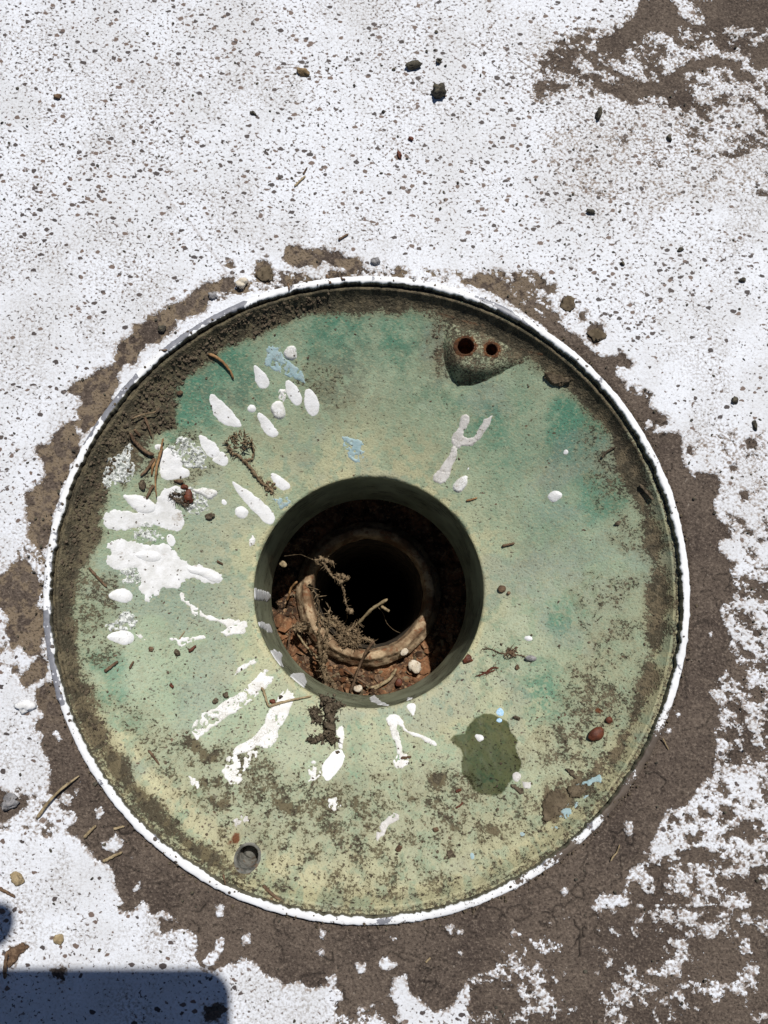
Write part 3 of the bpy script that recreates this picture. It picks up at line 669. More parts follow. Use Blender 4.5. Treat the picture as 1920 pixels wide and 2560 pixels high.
def build_rim():
    prof = [(R_IN + 0.0006, -0.006), (R_IN + 0.0003, -0.003), (R_IN, -0.0008), (R_IN + 0.0000, 0.0010), (R_IN + 0.0001, 0.0021), (R_IN + 0.0004, 0.0025), (R_IN + 0.0009, 0.0026),
            (R_IN + 0.0018, 0.0026), (R_IN + 0.0026, 0.0025), (R_IN + 0.0031, 0.0022), (R_IN + 0.0034, 0.0013), (R_OUT, 0.0002), (R_OUT + 0.0002, -0.003), (R_OUT + 0.0002, -0.008)]
    n = 1500
    X, Y, Z, TH = polar_mesh([p[0] for p in prof], [p[1] for p in prof], n)
    k = np.arange(len(prof))[:, None]
    arc = TH * R_IN
    wob = (fbm(np.cos(TH) * 0.15, np.sin(TH) * 0.15, 0.0028, 4, 31, 0.7) - 0.5)
    R = np.hypot(X, Y)
    inner = sstep(6, 3, k); outer = sstep(8, 11, k)
    R = R + inner * wob * 0.0027 + outer * (fbm(np.cos(TH) * 0.15, np.sin(TH) * 0.15, 0.003, 4, 32, 0.6) - 0.5) * 0.0026
    top = sstep(2, 5, k) * (1 - sstep(9, 12, k))
    Z = Z + top * (fbm(R * np.cos(TH), R * np.sin(TH), 0.0035, 4, 33, 0.7) - 0.5) * 0.0006
    # low, almost buried at the lower right
    X = R * np.cos(TH); Y = R * np.sin(TH)
    bare = np.full(X.shape, -0.004)
    for c, p in [('C', [(600,930),(640,850),(720,760),(790,690),(810,720),(720,820),(650,940),(620,980)]),
                 ('C', [(1180,390),(1280,310),(1400,255),(1460,270),(1440,310),(1330,340),(1220,400)]),
                 ('C', [(960,540),(1080,440),(1180,390),(1190,400),(1060,500),(980,560)]),
                 ('F', [(240,690),(280,680),(290,850),(330,1050),(370,1230),(350,1230),(300,1050),(260,830)]),
                 ('C', [(480,1100),(520,1030),(570,970),(580,985),(530,1060),(490,1110)]),
                 ('E', [(180,205),(330,260),(420,330),(520,410),(500,400),(400,330),(300,260)])]:
        sdf_local([tuple(at_z(c, q, Z_RIM)[:2]) for q in p], X, Y, bare, 0.004, np.maximum)
    bare = bare * 1000 + 0.9 + (wob) * 3.0
    bare = np.maximum(bare, -0.62 + 2.6 * (fbm(X, Y, 0.009, 3, 36) - 0.5) + 0.5 * sstep(4.5, 3, k))
    lr = ang_band(TH, 270, 350, 40)
    soil = -0.80 + 0.75 * lr + 0.5 * ang_band(TH, 310, 335, 20) + 0.45 * ang_band(TH, 20, 45, 15) + 1.6 * (fbm(X, Y, 0.012, 3, 34) - 0.5)
    soil = soil + 1.1 * sstep(9.5, 12, k) + 0.5 * sstep(10, 11, k)
    side = sstep(4.2, 2.6, k) * np.ones_like(X)
    side = np.clip(side + 0.9 * sstep(0.56, 0.66, fbm(X, Y, 0.02, 2, 35)) * sstep(5.5, 3.5, k), 0, 1)
    me = mesh_from('rim', np.stack([X, Y, Z], -1).reshape(-1, 3), grid_faces(len(prof), n, True)[:, ::-1])
    attr(me, 'bare', bare); attr(me, 'soil', soil); attr(me, 'side', side)
    link('rim', me, M['rim'], drain, label='raised rim band, white paint worn to grey metal in places')
build_rim()

TEAL = [(1250,940,70,1.0),(1290,1060,60,.9),(1215,930,50,.6),(1210,1330,50,1.0),(1230,1380,55,.6),(1190,1500,62,1.0),(1140,1480,40,.5),(760,1560,30,.9),(765,1620,28,.9),(770,1690,30,.9),(775,1750,26,.8),
        (225,1430,34,1),(235,1500,40,.9),(290,1570,45,.7),(600,1580,40,.6),(500,1540,60,.4),(420,1745,24,1.2),(860,1668,14,1.3),(420,850,75,1),(480,780,70,.9),(370,900,55,.9),(540,850,70,.5),(1050,920,90,.55),
        (720,700,110,.6),(860,720,100,.5),(590,690,60,.5),(940,850,110,.4),(1180,1120,110,.45),(1100,1000,90,.4),(560,1380,80,.4),(400,1480,90,.35),(700,850,90,.35),(1050,1680,40,1.0),(330,1170,40,.4),(480,1510,40,.6),
        (880,1890,90,.45),(1080,1780,60,.3),(600,1240,50,.4),(700,1780,60,.25),(1280,1200,60,.4)]
YEL = [(600,1010,100,.55),(760,1000,120,.6),(880,1000,110,.6),(500,1180,80,.6),(520,1290,60,.6),(1060,1180,60,.5),(1080,1290,50,.35),(1120,1560,90,.55),(980,1560,80,.5),(1250,1420,110,.35),(900,1840,300,.35),(1100,1830,170,.6),
       (640,1930,120,.7),(480,1840,90,.8),(360,1740,70,.7),(800,1945,150,.7),(1080,1900,120,.8),(1230,1790,90,.8),(1330,1650,80,.7),(540,1420,80,.4),(320,1120,60,.3),(450,1050,80,.4),(1000,1460,60,.3),(700,1540,60,.3),
       (1400,1330,60,.4),(270,1610,50,.4),(950,780,60,.3)]
GREY = [(740,830,90,.8),(480,860,70,.7),(1150,1200,80,.4),(720,1700,120,.5),(540,1730,100,.5),(950,1700,120,.45),(960,760,80,.6),(430,1480,60,.3),(620,1480,50,.3),(870,1460,60,0),(900,950,100,.3),(400,1330,100,.35),(1300,1340,90,.25),
        (660,1130,60,.3),(1200,1000,70,.3),(560,930,70,.4)]
PALE = [(1150,1330,160,.6),(1250,1250,120,.6),(1180,1100,120,.4),(1060,1450,120,.6),(900,1600,120,.5),(1200,1600,90,.5),(650,1600,100,.6),(480,1560,110,.4),(900,1860,150,.6),(1100,1740,90,.4),(300,1450,90,.3),(560,1650,90,.4),(720,1880,110,.4)]
DDENS = [('Z', [(390,1640),(500,1620),(700,1690),(900,1690),(1000,1740),(1150,1700),(1230,1640),(1330,1560),(1330,1700),(1200,1850),(1000,1920),(750,1940),(560,1880),(420,1780)], .31, 8),
         ('Z', [(1240,1440),(1350,1400),(1350,1560),(1220,1680),(1130,1640),(1200,1560)], .42, 8), ('Z', [(230,1500),(300,1600),(400,1740),(400,1640),(330,1540)], .42, 6),
         ('Z', [(165,1240),(260,1250),(255,1420),(185,1440)], .42, 6), ('Z', [(950,680),(990,700),(990,830),(940,810),(925,740)], .55, 3),
         ('Z', [(380,1640),(560,1600),(640,1700),(620,1800),(480,1800),(400,1740)], .48, 5), ('Z', [(1270,880),(1330,980),(1390,1200),(1340,1180),(1260,980)], .32, 8),
         ('Z', [(1240,1250),(1380,1250),(1370,1450),(1300,1440)], .30, 8), ('Z', [(560,1720),(800,1700),(860,1850),(640,1880),(540,1830)], .42, 6), ('Z', [(930,1660),(1010,1680),(1100,1760),(980,1820),(900,1740)], .5, 6),
         ('Z', [(640,790),(720,800),(760,870),(660,880)], .18, 5), ('Z', [(300,940),(420,930),(480,1000),(300,1100)], .18, 6)]
DPOLY = [('R', [(20,690),(100,700),(200,780),(345,840),(330,900),(220,940),(120,850),(20,760)]), ('S', [(1240,760),(1380,700),(1500,620),(1700,470),(1720,640),(1560,800),(1400,960),(1240,1000)]),
         ('S', [(1270,290),(1330,230),(1430,280),(1380,340),(1300,340)]), ('S', [(380,680),(520,620),(560,700),(430,760)]), ('S', [(815,1030),(870,1010),(925,1080),(870,1100)]),
         ('R', [(780,1240),(930,1200),(1050,1350),(920,1420),(800,1350)]), ('R', [(330,1010),(370,1000),(370,1090),(340,1100)]), ('R', [(160,1170),(330,1240),(400,1280),(250,1320),(150,1240)]),
         ('Z', [(230,1000),(330,900),(380,850),(330,960),(270,1050)])]
WETP = ('S', [(548,385),(575,345),(620,340),(660,335),(690,270),(730,220),(800,190),(860,190),(940,230),(985,250),(1000,310),(1030,350),(1055,390),(1040,440),(1060,500),(1085,550),(1070,610),(1030,650),(1000,700),(960,760),(880,800),(800,790),(720,760),(690,690),(640,640),(630,560),(645,500),(630,450),(590,420)])

def bpoly(c, p): return [tuple(on(c, q)[:2]) for q in p]
def chaikin(P, k=2):
    P = np.asarray(P)
    for _ in range(k):
        N = np.roll(P, -1, 0); P = np.stack([0.75 * P + 0.25 * N, 0.25 * P + 0.75 * N], 1).reshape(-1, 2)
    return P
def build_bowl():
    nth = 1480
    rs = np.concatenate([np.linspace(R_LIP + 0.00001, R_LIP + 0.0034, 9), np.arange(R_LIP + 0.004, R_FLOOR, 0.00056), [R_FLOOR]])
    wall_r = [R_FLOOR + 0.0010, R_IN - 0.0014, R_IN - 0.0006, R_IN + 0.0002]
    bl = 1 - sstep(R_LIP + 0.01, 0.13, rs)
    X, Y, Z, TH = polar_mesh(rs, rs * 0, nth, HC, blend=bl)
    Z = bowl_z(X, Y)
    W = []
    for r_, t in zip(wall_r, (0.12, 0.45, 0.75, 1.0)):
        x = r_ * np.cos(TH[0]); y = r_ * np.sin(TH[0]); x = x + 0.0; z = Z[-1] * (1 - t) + (-0.0016) * t
        W.append((x, y, z))
    X = np.vstack([X] + [w[0][None] for w in W]); Y = np.vstack([Y] + [w[1][None] for w in W]); Z = np.vstack([Z] + [w[2][None] for w in W])
    nr = len(X); sh = X.shape
    x = X.ravel(); y = Y.ravel()
    r, th, f, ul, tp = bowl_fields_base(x, y)
    dirt = f * 1000 * 0.55 + 0.35 + 0.10 * ang_band(th, -60, 55, 20) + 1.2 * ul * sstep(-0.003, 0.007, f)
    p = np.zeros_like(x)
    for c, pl, share, soft in DDENS:
        g = np.full(x.shape, -0.02); sdf_local(bpoly(c, pl), x, y, g, 0.012, np.maximum)
        p = np.maximum(p, share * sstep(-soft * 0.6, soft * 0.7, g * 1000))
    u = uni(fbm(x, y, 0.0052, 5, 41, 0.80), 0.12)
    m = np.where(p > 0.004, (p - 0.08 - u) * 1.6, -4.0)
    dirt = np.maximum(dirt, m)
    g = np.full(x.shape, -0.004)
    for c, pl in DPOLY: sdf_local(bpoly(c, pl), x, y, g, 0.004, np.maximum)
    dirt = np.maximum(dirt, g * 1000 * 0.45 - 0.1 + (0.5 - u) * 2.2)
    dirt = np.clip(dirt, -3, 3)
    isw = np.zeros(sh, bool); isw[-len(W):] = True; isw = isw.ravel()
    def blobs(lst, seed):
        a = np.zeros_like(x); wx = x + (fbm(x, y, 0.016, 3, seed) - 0.5) * 0.016; wy = y + (fbm(x, y, 0.016, 3, seed + 1) - 0.5) * 0.016
        for bx, by, br, s in lst:
            w = on('Z', (bx, by)); rad = br * 0.00023
            a = np.maximum(a, s * np.exp(-((wx - w[0]) ** 2 + (wy - w[1]) ** 2) / (rad * rad)))
        return a
    teal = blobs(TEAL, 51); yel = blobs(YEL, 53); grey = blobs(GREY, 55); pale = blobs(PALE, 57)
    low = 1 - ang_band(th, 35, 200, 30)
    yel = np.clip(yel + 0.85 * low * sstep(0.1375, 0.1405, r) + 0.55 * ang_band(th, 205, 260, 20) * sstep(0.128, 0.134, r), 0, 1)
    rh = np.hypot(x - HC[0], y - HC[1]) - R_LIP
    yel = np.clip(yel + 0.42 * np.exp(-rh / 0.020) + 0.16 * sstep(0.0, -0.08, y), 0, 1)
    yel = np.clip(yel + 0.8 * (1 - sstep(0.0006, 0.0040, rh)) * (0.35 + uni(fbm(x, y, 0.01, 3, 59))), 0, 1)
    g = np.full(x.shape, -0.01); sdf_local(bpoly(*WETP), x, y, g, 0.004, np.maximum)
    wet = np.clip(g * 1000 + (fbm(x, y, 0.004, 2, 61) - 0.5) * 0.8, -2, 2)
    moss = np.clip(0.22 * ang_band(th, 215, 300, 20) + 0.10 * ul, 0, 1)
    rust = blobs([(1000, 690, 30, .3), (965, 780, 14, .9), (985, 800, 12, .7), (505, 1800, 12, 0.9), (1310, 1560, 8, 1.2), (560, 1960, 14, .8), (1230, 1640, 8, .6)], 63)
    for c, a, b in [('I', (1030, 525), (1190, 600)), ('D', (1270, 340), (1560, 420)), ('N', (1000, 1130), (1200, 1240)), ('R', (430, 1385), (560, 1330)), ('E', (400, 470), (520, 500))]:
        a = on(c, a)[:2]; b = on(c, b)[:2]; e = b - a; t = np.clip(((x - a[0]) * e[0] + (y - a[1]) * e[1]) / (e @ e), 0, 1)
        rust = np.maximum(rust, 0.50 * np.exp(-(np.hypot(x - a[0] - t * e[0], y - a[1] - t * e[1]) / 0.0011) ** 2))
    bits = 0.15 + 0.5 * sstep(0.0, -0.09, y) + 0.25 * sstep(0.5, 0.7, fbm(x, y, 0.03, 2, 65))
    dirt = np.where(isw, 0.0 + 1.2 * ul + 2.0 * (fbm(th * 0.14, Z.ravel() * 4, 0.02, 3, 66) - 0.35) * (0.4 + tp), dirt)
    wet = np.where(isw, -2, wet)
    Fq = grid_faces(nr, nth, True)
    c = np.stack([x, y], 1)[Fq].mean(1)
    keep = np.hypot(c[:, 0] - BOSS[0], c[:, 1] - BOSS[1]) > BOLT_R + 0.0004
    for hc, hr in LUG_HOLES: keep &= np.hypot(c[:, 0] - hc[0], c[:, 1] - hc[1]) > hr + 0.0006
    Fq = Fq[keep]
    me = mesh_from('bowl', np.stack([x, y, Z.ravel()], 1), Fq)
    for n_, a in (('dirt', dirt), ('teal', teal), ('yel', yel), ('grey', grey), ('pale', pale), ('wet', wet), ('moss', moss), ('rust', rust), ('bits', bits), ('nm', uni(fbm(x, y, 0.0042, 4, 67, 0.65), 0.13)), ('nl', uni(fbm(x, y, 0.026, 5, 68, 0.6), 0.13)), ('mauve', sstep(0.55, 0.68, fbm(x, y, 0.03, 4, 69)))): attr(me, n_, a)
    return link('bowl', me, M['bowl'], drain, label='green painted bowl floor stained brown with soil')

Z_LUG = -0.0085
_h1 = at_z('M', (412, 492), Z_LUG); _h2 = at_z('M', (668, 528), Z_LUG)
LUG_HOLES = [((_h1[0], _h1[1]), 0.0042), ((_h2[0], _h2[1]), 0.0030)]
bowl = build_bowl()

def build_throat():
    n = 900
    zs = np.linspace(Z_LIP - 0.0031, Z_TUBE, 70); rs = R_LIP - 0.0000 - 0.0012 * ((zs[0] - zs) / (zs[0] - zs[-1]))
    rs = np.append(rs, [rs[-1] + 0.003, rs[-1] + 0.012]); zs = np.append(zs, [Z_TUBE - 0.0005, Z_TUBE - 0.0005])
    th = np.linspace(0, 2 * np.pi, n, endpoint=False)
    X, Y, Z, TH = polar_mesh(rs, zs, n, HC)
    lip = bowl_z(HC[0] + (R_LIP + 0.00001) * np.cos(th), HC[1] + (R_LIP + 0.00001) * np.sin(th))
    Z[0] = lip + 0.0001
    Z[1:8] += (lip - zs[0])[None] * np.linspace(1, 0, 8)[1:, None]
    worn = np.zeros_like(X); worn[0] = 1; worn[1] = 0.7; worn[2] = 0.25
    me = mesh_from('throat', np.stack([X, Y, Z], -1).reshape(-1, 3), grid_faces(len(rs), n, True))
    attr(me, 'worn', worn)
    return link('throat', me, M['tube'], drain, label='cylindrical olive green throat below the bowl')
throat = build_throat()

# raised patches that sit on the bowl: thick paint, crusts, boss
def patch(name, poly, mat, parent, t=0.0006, style='smooth', edge=0.5, step=0.00038, seed=0, base=None, w=None, cut=0.0, label=None):
    poly = np.asarray(poly); x0, y0 = poly.min(0) - 0.0012; x1, y1 = poly.max(0) + 0.0012
    xs = np.arange(x0, x1 + step, step); ys = np.arange(y0, y1 + step, step)
    X, Y = np.meshgrid(xs, ys); sh = X.shape
    d = sdf(poly, X, Y)
    n = fbm(X, Y, 0.0028, 4, 70 + seed, 0.6) - 0.5
    if style == 'smooth':
        if edge > 2: d = d + (fbm(X, Y, 0.0016, 3, 73 + seed, 0.7) - 0.5) * 0.0022 + (fbm(X, Y, 0.008, 3, 74 + seed) - 0.5) * 0.003
        d = d + n * 0.0006 * edge + (fbm(X, Y, 0.006, 2, 71 + seed) - 0.5) * 0.0006
        w_ = w or 0.0011
        h = np.where(d > 0, t * (1 - np.exp(-np.maximum(d, 0) / w_)) * (0.92 + 0.3 * n), d * 0.9)
        h = h + np.where(d > 0, 0.00004, 0)
    elif style == 'crackle':
        d = d + n * 0.0022 * edge
        k = fbm(X, Y, 0.0016, 3, 75 + seed, 0.6)
        big = fbm(X, Y, 0.006, 3, 77 + seed)
        lack = sstep(0.50, 0.70, 0.65 * k + 0.35 * big + cut) 
        h = np.where(d > 0, np.minimum(t, d * 0.8) * (0.7 + 0.6 * k), d * 0.8) - lack * (t + 0.0004)
    else:                                       # crust
        d = d + n * 0.0036 * edge
        k = fbm(X, Y, 0.0011, 3, 79 + seed, 0.65)
        big = fbm(X, Y, 0.005, 3, 83 + seed)
        h = np.where(d > 0, (k - 0.42 + 0.4 * (big - 0.5) - cut) * t * 3.0, d * 0.8)
    b = bowl_z(X, Y) if base is None else base(X, Y)
    Z = b + np.maximum(h, -0.0009)
    V = np.stack([X, Y, Z], -1).reshape(-1, 3); Fq = grid_faces(*sh)
    hm = h.ravel()[Fq].max(1)
    rr = np.hypot(X - HC[0], Y - HC[1]).ravel()[Fq].min(1)
    Fq = Fq[(hm > -0.00018) & (rr > R_LIP + 0.00005)]
    if not len(Fq): return None
    V, Fq, _ = compact(V, Fq)
    return link(name, mesh_from(name, V, Fq), mat, parent, label=label)

SPL = [ # crop, polygon, style, thickness mm, material
 ('O', [(1355,195),(1380,180),(1430,220),(1480,280),(1503,330),(1490,370),(1450,385),(1400,365),(1370,310)], 's', .9, 'paint'),
 ('O', [(980,440),(1010,428),(1070,470),(1130,530),(1200,610),(1250,680),(1255,720),(1170,715),(1090,690),(1030,630),(990,540)], 's', .8, 'paint'),
 ('O', [(1308,560),(1335,523),(1372,533),(1385,565),(1362,592),(1320,587)], 's', 1.5, 'paint'),
 ('O', [(1390,600),(1410,583),(1460,620),(1520,690),(1575,750),(1572,790),(1540,810),(1480,790),(1420,720)], 's', .8, 'paint'),
 ('O', [(1500,555),(1540,500),(1600,485),(1635,560),(1632,630),(1590,660),(1530,630)], 'f', 1.6, 'thin'),
 ('O', [(880,795),(920,788),(980,820),(1040,870),(1072,920),(1060,980),(1010,990),(960,970),(910,890)], 's', 1.0, 'paint'),
 ('O', [(1000,1000),(1075,925),(1120,950),(1148,1005),(1130,1050),(1090,1058),(1030,1020)], 's', .8, 'paint'),
 ('O', [(1165,1190),(1190,1183),(1250,1230),(1350,1290),(1450,1370),(1520,1440),(1555,1500),(1530,1550),(1470,1560),(1420,1500),(1330,1420),(1240,1310)], 's', .8, 'paint'),
 ('O', [(1500,1120),(1530,1105),(1600,1150),(1659,1190),(1680,1230),(1660,1265),(1600,1265),(1530,1200)], 's', .9, 'paint'),
 ('O', [(1195,1440),(1230,1405),(1290,1405),(1325,1450),(1300,1495),(1240,1508),(1200,1485)], 's', 1.5, 'paint'),
 ('O', [(1080,1340),(1115,1335),(1140,1375),(1115,1395),(1085,1375)], 's', .8, 'paint'),
 ('O', [(545,1060),(560,970),(600,900),(650,880),(760,1010),(740,1060),(800,1080),(818,1110),(790,1155),(700,1165),(600,1180),(560,1150)], 's', 1.1, 'paint'),
 ('O', [(610,880),(700,830),(775,800),(830,840),(900,900),(955,960),(950,1060),(850,1075),(770,1060),(720,1000),(650,960)], 'c', 1.0, 'crust'),
 ('O', [(220,1305),(300,1300),(430,1320),(500,1370),(525,1420),(490,1465),(420,1470),(350,1440),(270,1370)], 's', 1.5, 'paint'),
 ('O', [(75,1470),(140,1440),(250,1440),(380,1470),(520,1420),(540,1260),(640,1240),(720,1230),(760,1260),(720,1330),(680,1400),(760,1460),(750,1530),(720,1600),(670,1612),(560,1590),(430,1560),(310,1600),(180,1620),(100,1580)], 's', .7, 'paint'),
 ('O', [(650,1260),(760,1240),(830,1250),(970,1350),(980,1430),(900,1490),(800,1440),(740,1390),(660,1340)], 'c', 1.2, 'crust'),
 ('O', [(810,1240),(870,1260),(930,1230),(1050,1270),(1040,1310),(990,1355),(920,1310),(850,1280)], 'f', 1.5, 'thin'),
 ('O', [(505,870),(560,865),(590,900),(520,920)], 's', .8, 'paint'),
 ('O', [(120,1000),(240,930),(310,830),(335,860),(290,940),(320,1040),(325,1140),(260,1200),(150,1200),(90,1250),(60,1200)], 'c', .8, 'crust'),
 ('O', [(300,1600),(430,1540),(560,1600),(600,1680),(420,1720),(320,1690)], 'c', 1.0, 'crust'),
 ('Q', [(140,115),(200,85),(280,95),(340,100),(440,120),(560,160),(640,130),(700,150),(780,240),(900,310),(1010,340),(1100,370),(1160,430),(1150,470),(1080,470),(980,450),(850,430),(840,460),(790,475),(785,520),(690,530),(610,500),(600,570),(540,580),(540,640),(500,640),(480,570),(420,530),(470,440),(410,330),(290,380),(180,350),(140,310),(150,240),(200,220),(140,170)], 's', .7, 'paint'),
 ('Q', [(380,230),(480,190),(600,200),(655,250),(600,300),(480,290)], 's', 1.7, 'paint'),
 ('Q', [(840,330),(1000,330),(1100,370),(1160,430),(1145,470),(1050,465),(960,410),(870,390)], 's', 1.8, 'paint'),
 ('Q', [(270,380),(400,330),(460,400),(470,460),(420,500),(300,470)], 'c', 1.0, 'crust'),
 ('Q', [(165,580),(240,530),(320,525),(380,560),(392,605),(360,640),(300,650),(220,625)], 's', 1.5, 'paint'),
 ('Q', [(155,840),(240,800),(300,720),(380,740),(425,800),(400,860),(330,890),(200,875)], 'c', 1.1, 'crust'),
 ('Q', [(145,940),(220,895),(300,882),(380,905),(400,950),(380,995),(310,1008),(240,990)], 's', 1.5, 'paint'),
 ('Q', [(790,545),(830,560),(885,610),(870,650),(960,680),(1010,740),(1120,780),(1280,790),(1370,800),(1390,850),(1350,910),(1200,930),(1130,900),(1220,870),(1150,820),(1020,790),(900,740),(880,680),(800,630),(775,595)], 'k', .4, 'thin'),
 ('Q', [(670,60),(730,40),(762,120),(740,165),(690,150)], 's', .5, 'paint'),
 ('Q', [(410,920),(470,920),(500,960),(470,970)], 'k', .4, 'thin'),
 ('Q', [(700,950),(830,940),(1000,930),(1010,950),(860,1000),(800,1030),(770,990)], 'k2', .4, 'thin'),
 ('Q', [(1390,100),(1420,60),(1460,90),(1440,140),(1400,160)], 'k', .4, 'thin'),
 ('Q', [(1290,1200),(1380,1160),(1470,1120),(1500,1150),(1400,1190),(1260,1280)], 'k', .4, 'thin'),
 ('R', [(750,165),(780,180),(760,230),(690,300),(600,370),(500,450),(420,500),(300,570),(240,620),(190,680),(110,720),(40,660),(80,580),(160,500),(260,460),(340,400),(450,340),(560,250),(640,170),(690,110),(730,120),(700,170)], 'k', .4, 'thin'),
 ('R', [(870,280),(930,310),(965,350),(930,420),(890,530),(810,640),(810,720),(760,790),(690,800),(640,770),(560,820),(480,850),(410,860),(430,800),(480,750),(570,730),(640,650),(690,580),(720,470),(790,410),(810,330)], 'kk', .4, 'thin'),
 ('R', [(1310,610),(1390,590),(1385,700),(1375,800),(1330,790),(1340,700),(1300,680)], 'kk', .4, 'thin'),
 ('R', [(1290,830),(1350,795),(1390,850),(1385,900),(1340,980),(1290,1050),(1230,1085),(1195,1030),(1180,950),(1240,880)], 's', .7, 'paint'),
 ('R', [(380,880),(560,800),(660,820),(540,980),(500,1080),(400,1100),(330,1000)], 'k2', .4, 'thin'),
 ('R', [(1250,1240),(1310,1225),(1355,1290),(1310,1335),(1255,1312)], 'k', .5, 'thin'),
 ('R', [(40,1040),(110,1040),(150,1110),(110,1150),(70,1100)], 'k', .4, 'thin'),
 ('R', [(1120,900),(1190,940),(1200,1040),(1080,1080),(1080,980)], 'k2', .4, 'thin'),
 ('R', [(420,1420),(540,1330),(560,1440),(460,1480)], 'k2', .4, 'pink'),
 ('S', [(70,210),(160,190),(200,240),(215,310),(300,330),(420,380),(460,430),(430,430),(330,370),(220,340),(180,280),(150,270),(185,400),(190,470),(240,500),(240,560),(190,600),(140,600),(120,540),(170,500),(130,390),(95,290)], 'kk', .4, 'thin'),
 ('S', [(218,120),(290,108),(292,180),(275,217),(245,170)], 's', .4, 'paint'),
 ('S', [(733,365),(745,338),(787,343),(797,375),(765,403)], 's', 1.5, 'paint'),
 ('S', [(1005,640),(1050,612),(1080,650),(1050,695),(1015,685)], 's', 1.2, 'pink'),
 ('S', [(1080,690),(1150,690),(1160,740),(1100,740)], 'k', .5, 'pink'),
 ('S', [(60,985),(110,925),(160,915),(175,965),(100,1010),(60,1080),(10,1130),(-10,1080)], 'k', .5, 'pink'),
 ('D', [(1400,940),(1450,935),(1450,1000),(1410,1050),(1430,1080),(1490,1070),(1530,980),(1590,935),(1590,970),(1540,1050),(1500,1120),(1440,1130),(1395,1130),(1370,1200),(1340,1290),(1300,1360),(1240,1340),(1240,1300),(1290,1250),(1330,1190),(1345,1130),(1345,1060),(1390,1030)], 'kk', .5, 'pink'),
 ('D', [(1350,1360),(1390,1320),(1445,1295),(1440,1350),(1400,1405),(1370,1395)], 'f', 1.5, 'thin'),
 ('D', [(1432,1265),(1455,1243),(1455,1275)], 's', .7, 'paint'),
 ('D', [(350,570),(385,530),(425,535),(435,600),(400,622),(360,605)], 'f', 1.6, 'thin'),
 ('D', [(475,800),(510,780),(550,830),(570,890),(550,940),(515,950),(480,900)], 's', .9, 'paint'),
 ('D', [(360,740),(400,740),(450,800),(465,860),(440,895),(400,870),(370,820)], 's', .8, 'paint'),
 ('D', [(330,790),(370,780),(370,850),(345,870),(320,850)], 'k', .6, 'thin'),
 ('E', [(543,1215),(570,1188),(610,1193),(622,1215),(590,1242),(555,1242)], 's', 1.6, 'paint'),
 ('E', [(625,985),(640,978),(652,992),(640,1003),(627,1000)], 's', 1.0, 'paint'),
 ('H', [(322,775),(345,755),(377,770),(372,792),(340,797)], 's', 1.5, 'paint'),
 ('D', [(250,530),(330,530),(350,600),(400,640),(470,690),(480,750),(420,740),(360,700),(300,680),(240,640)], 'k', .4, 'blue'),
 ('D', [(690,1060),(770,1080),(830,1110),(830,1210),(780,1220),(730,1190),(710,1130)], 'k', .4, 'blue'),
 ('D', [(285,1440),(390,1425),(395,1470),(340,1495)], 'k', .4, 'blue'),
 ('S', [(893,160),(920,138),(957,190),(930,217),(888,190)], 's', .6, 'azure'), ('S', [(883,240),(915,218),(943,240),(910,257)], 's', .6, 'azure'),
 ('S', [(1400,860),(1580,790),(1500,860),(1440,960),(1340,970)], 'k', .4, 'blue'), ('S', [(1470,720),(1659,650),(1659,690),(1560,730)], 'k', .4, 'blue'), ('S', [(1060,1070),(1100,1060),(1110,1100),(1070,1105)], 's', .3, 'blue'),
 ('S', [(690,1240),(715,1215),(740,1250),(710,1280)], 's', .3, 'blue'), ('S', [(1260,1040),(1350,1010),(1340,1040),(1270,1060)], 'k', .3, 'blue'),
]
for i, (c, p, s, t, m) in enumerate(SPL):
    pw = bpoly(c, p); nm = 'paint_splash' if m != 'crust' else 'lichen_crust'
    if s == 's':
        big = len(p) > 14
        patch(nm, chaikin(pw), M['paint2'] if (m == 'paint' and big) else M[m], bowl, (t * MM * 0.75 if t >= 1.5 else t * MM * 0.42), 'smooth', 3.0 if big else 2.0, seed=i)
    elif s == 'f': patch(nm, chaikin(pw, 1), M[m], bowl, t * MM, 'smooth', 1.6, seed=i, w=0.0004)
    elif s == 'k': patch(nm, pw, M[m], bowl, t * MM, 'crackle', 1.0, seed=i)
    elif s == 'kk': patch(nm, chaikin(pw, 1), M[m], bowl, t * MM, 'crackle', 0.8, seed=i, cut=-0.035)
    elif s == 'k2': patch(nm, pw, M[m], bowl, t * MM, 'crackle', 1.3, seed=i, cut=0.06)
    else: patch(nm, pw, M[m], bowl, t * MM, 'crust', 1.0, seed=i)

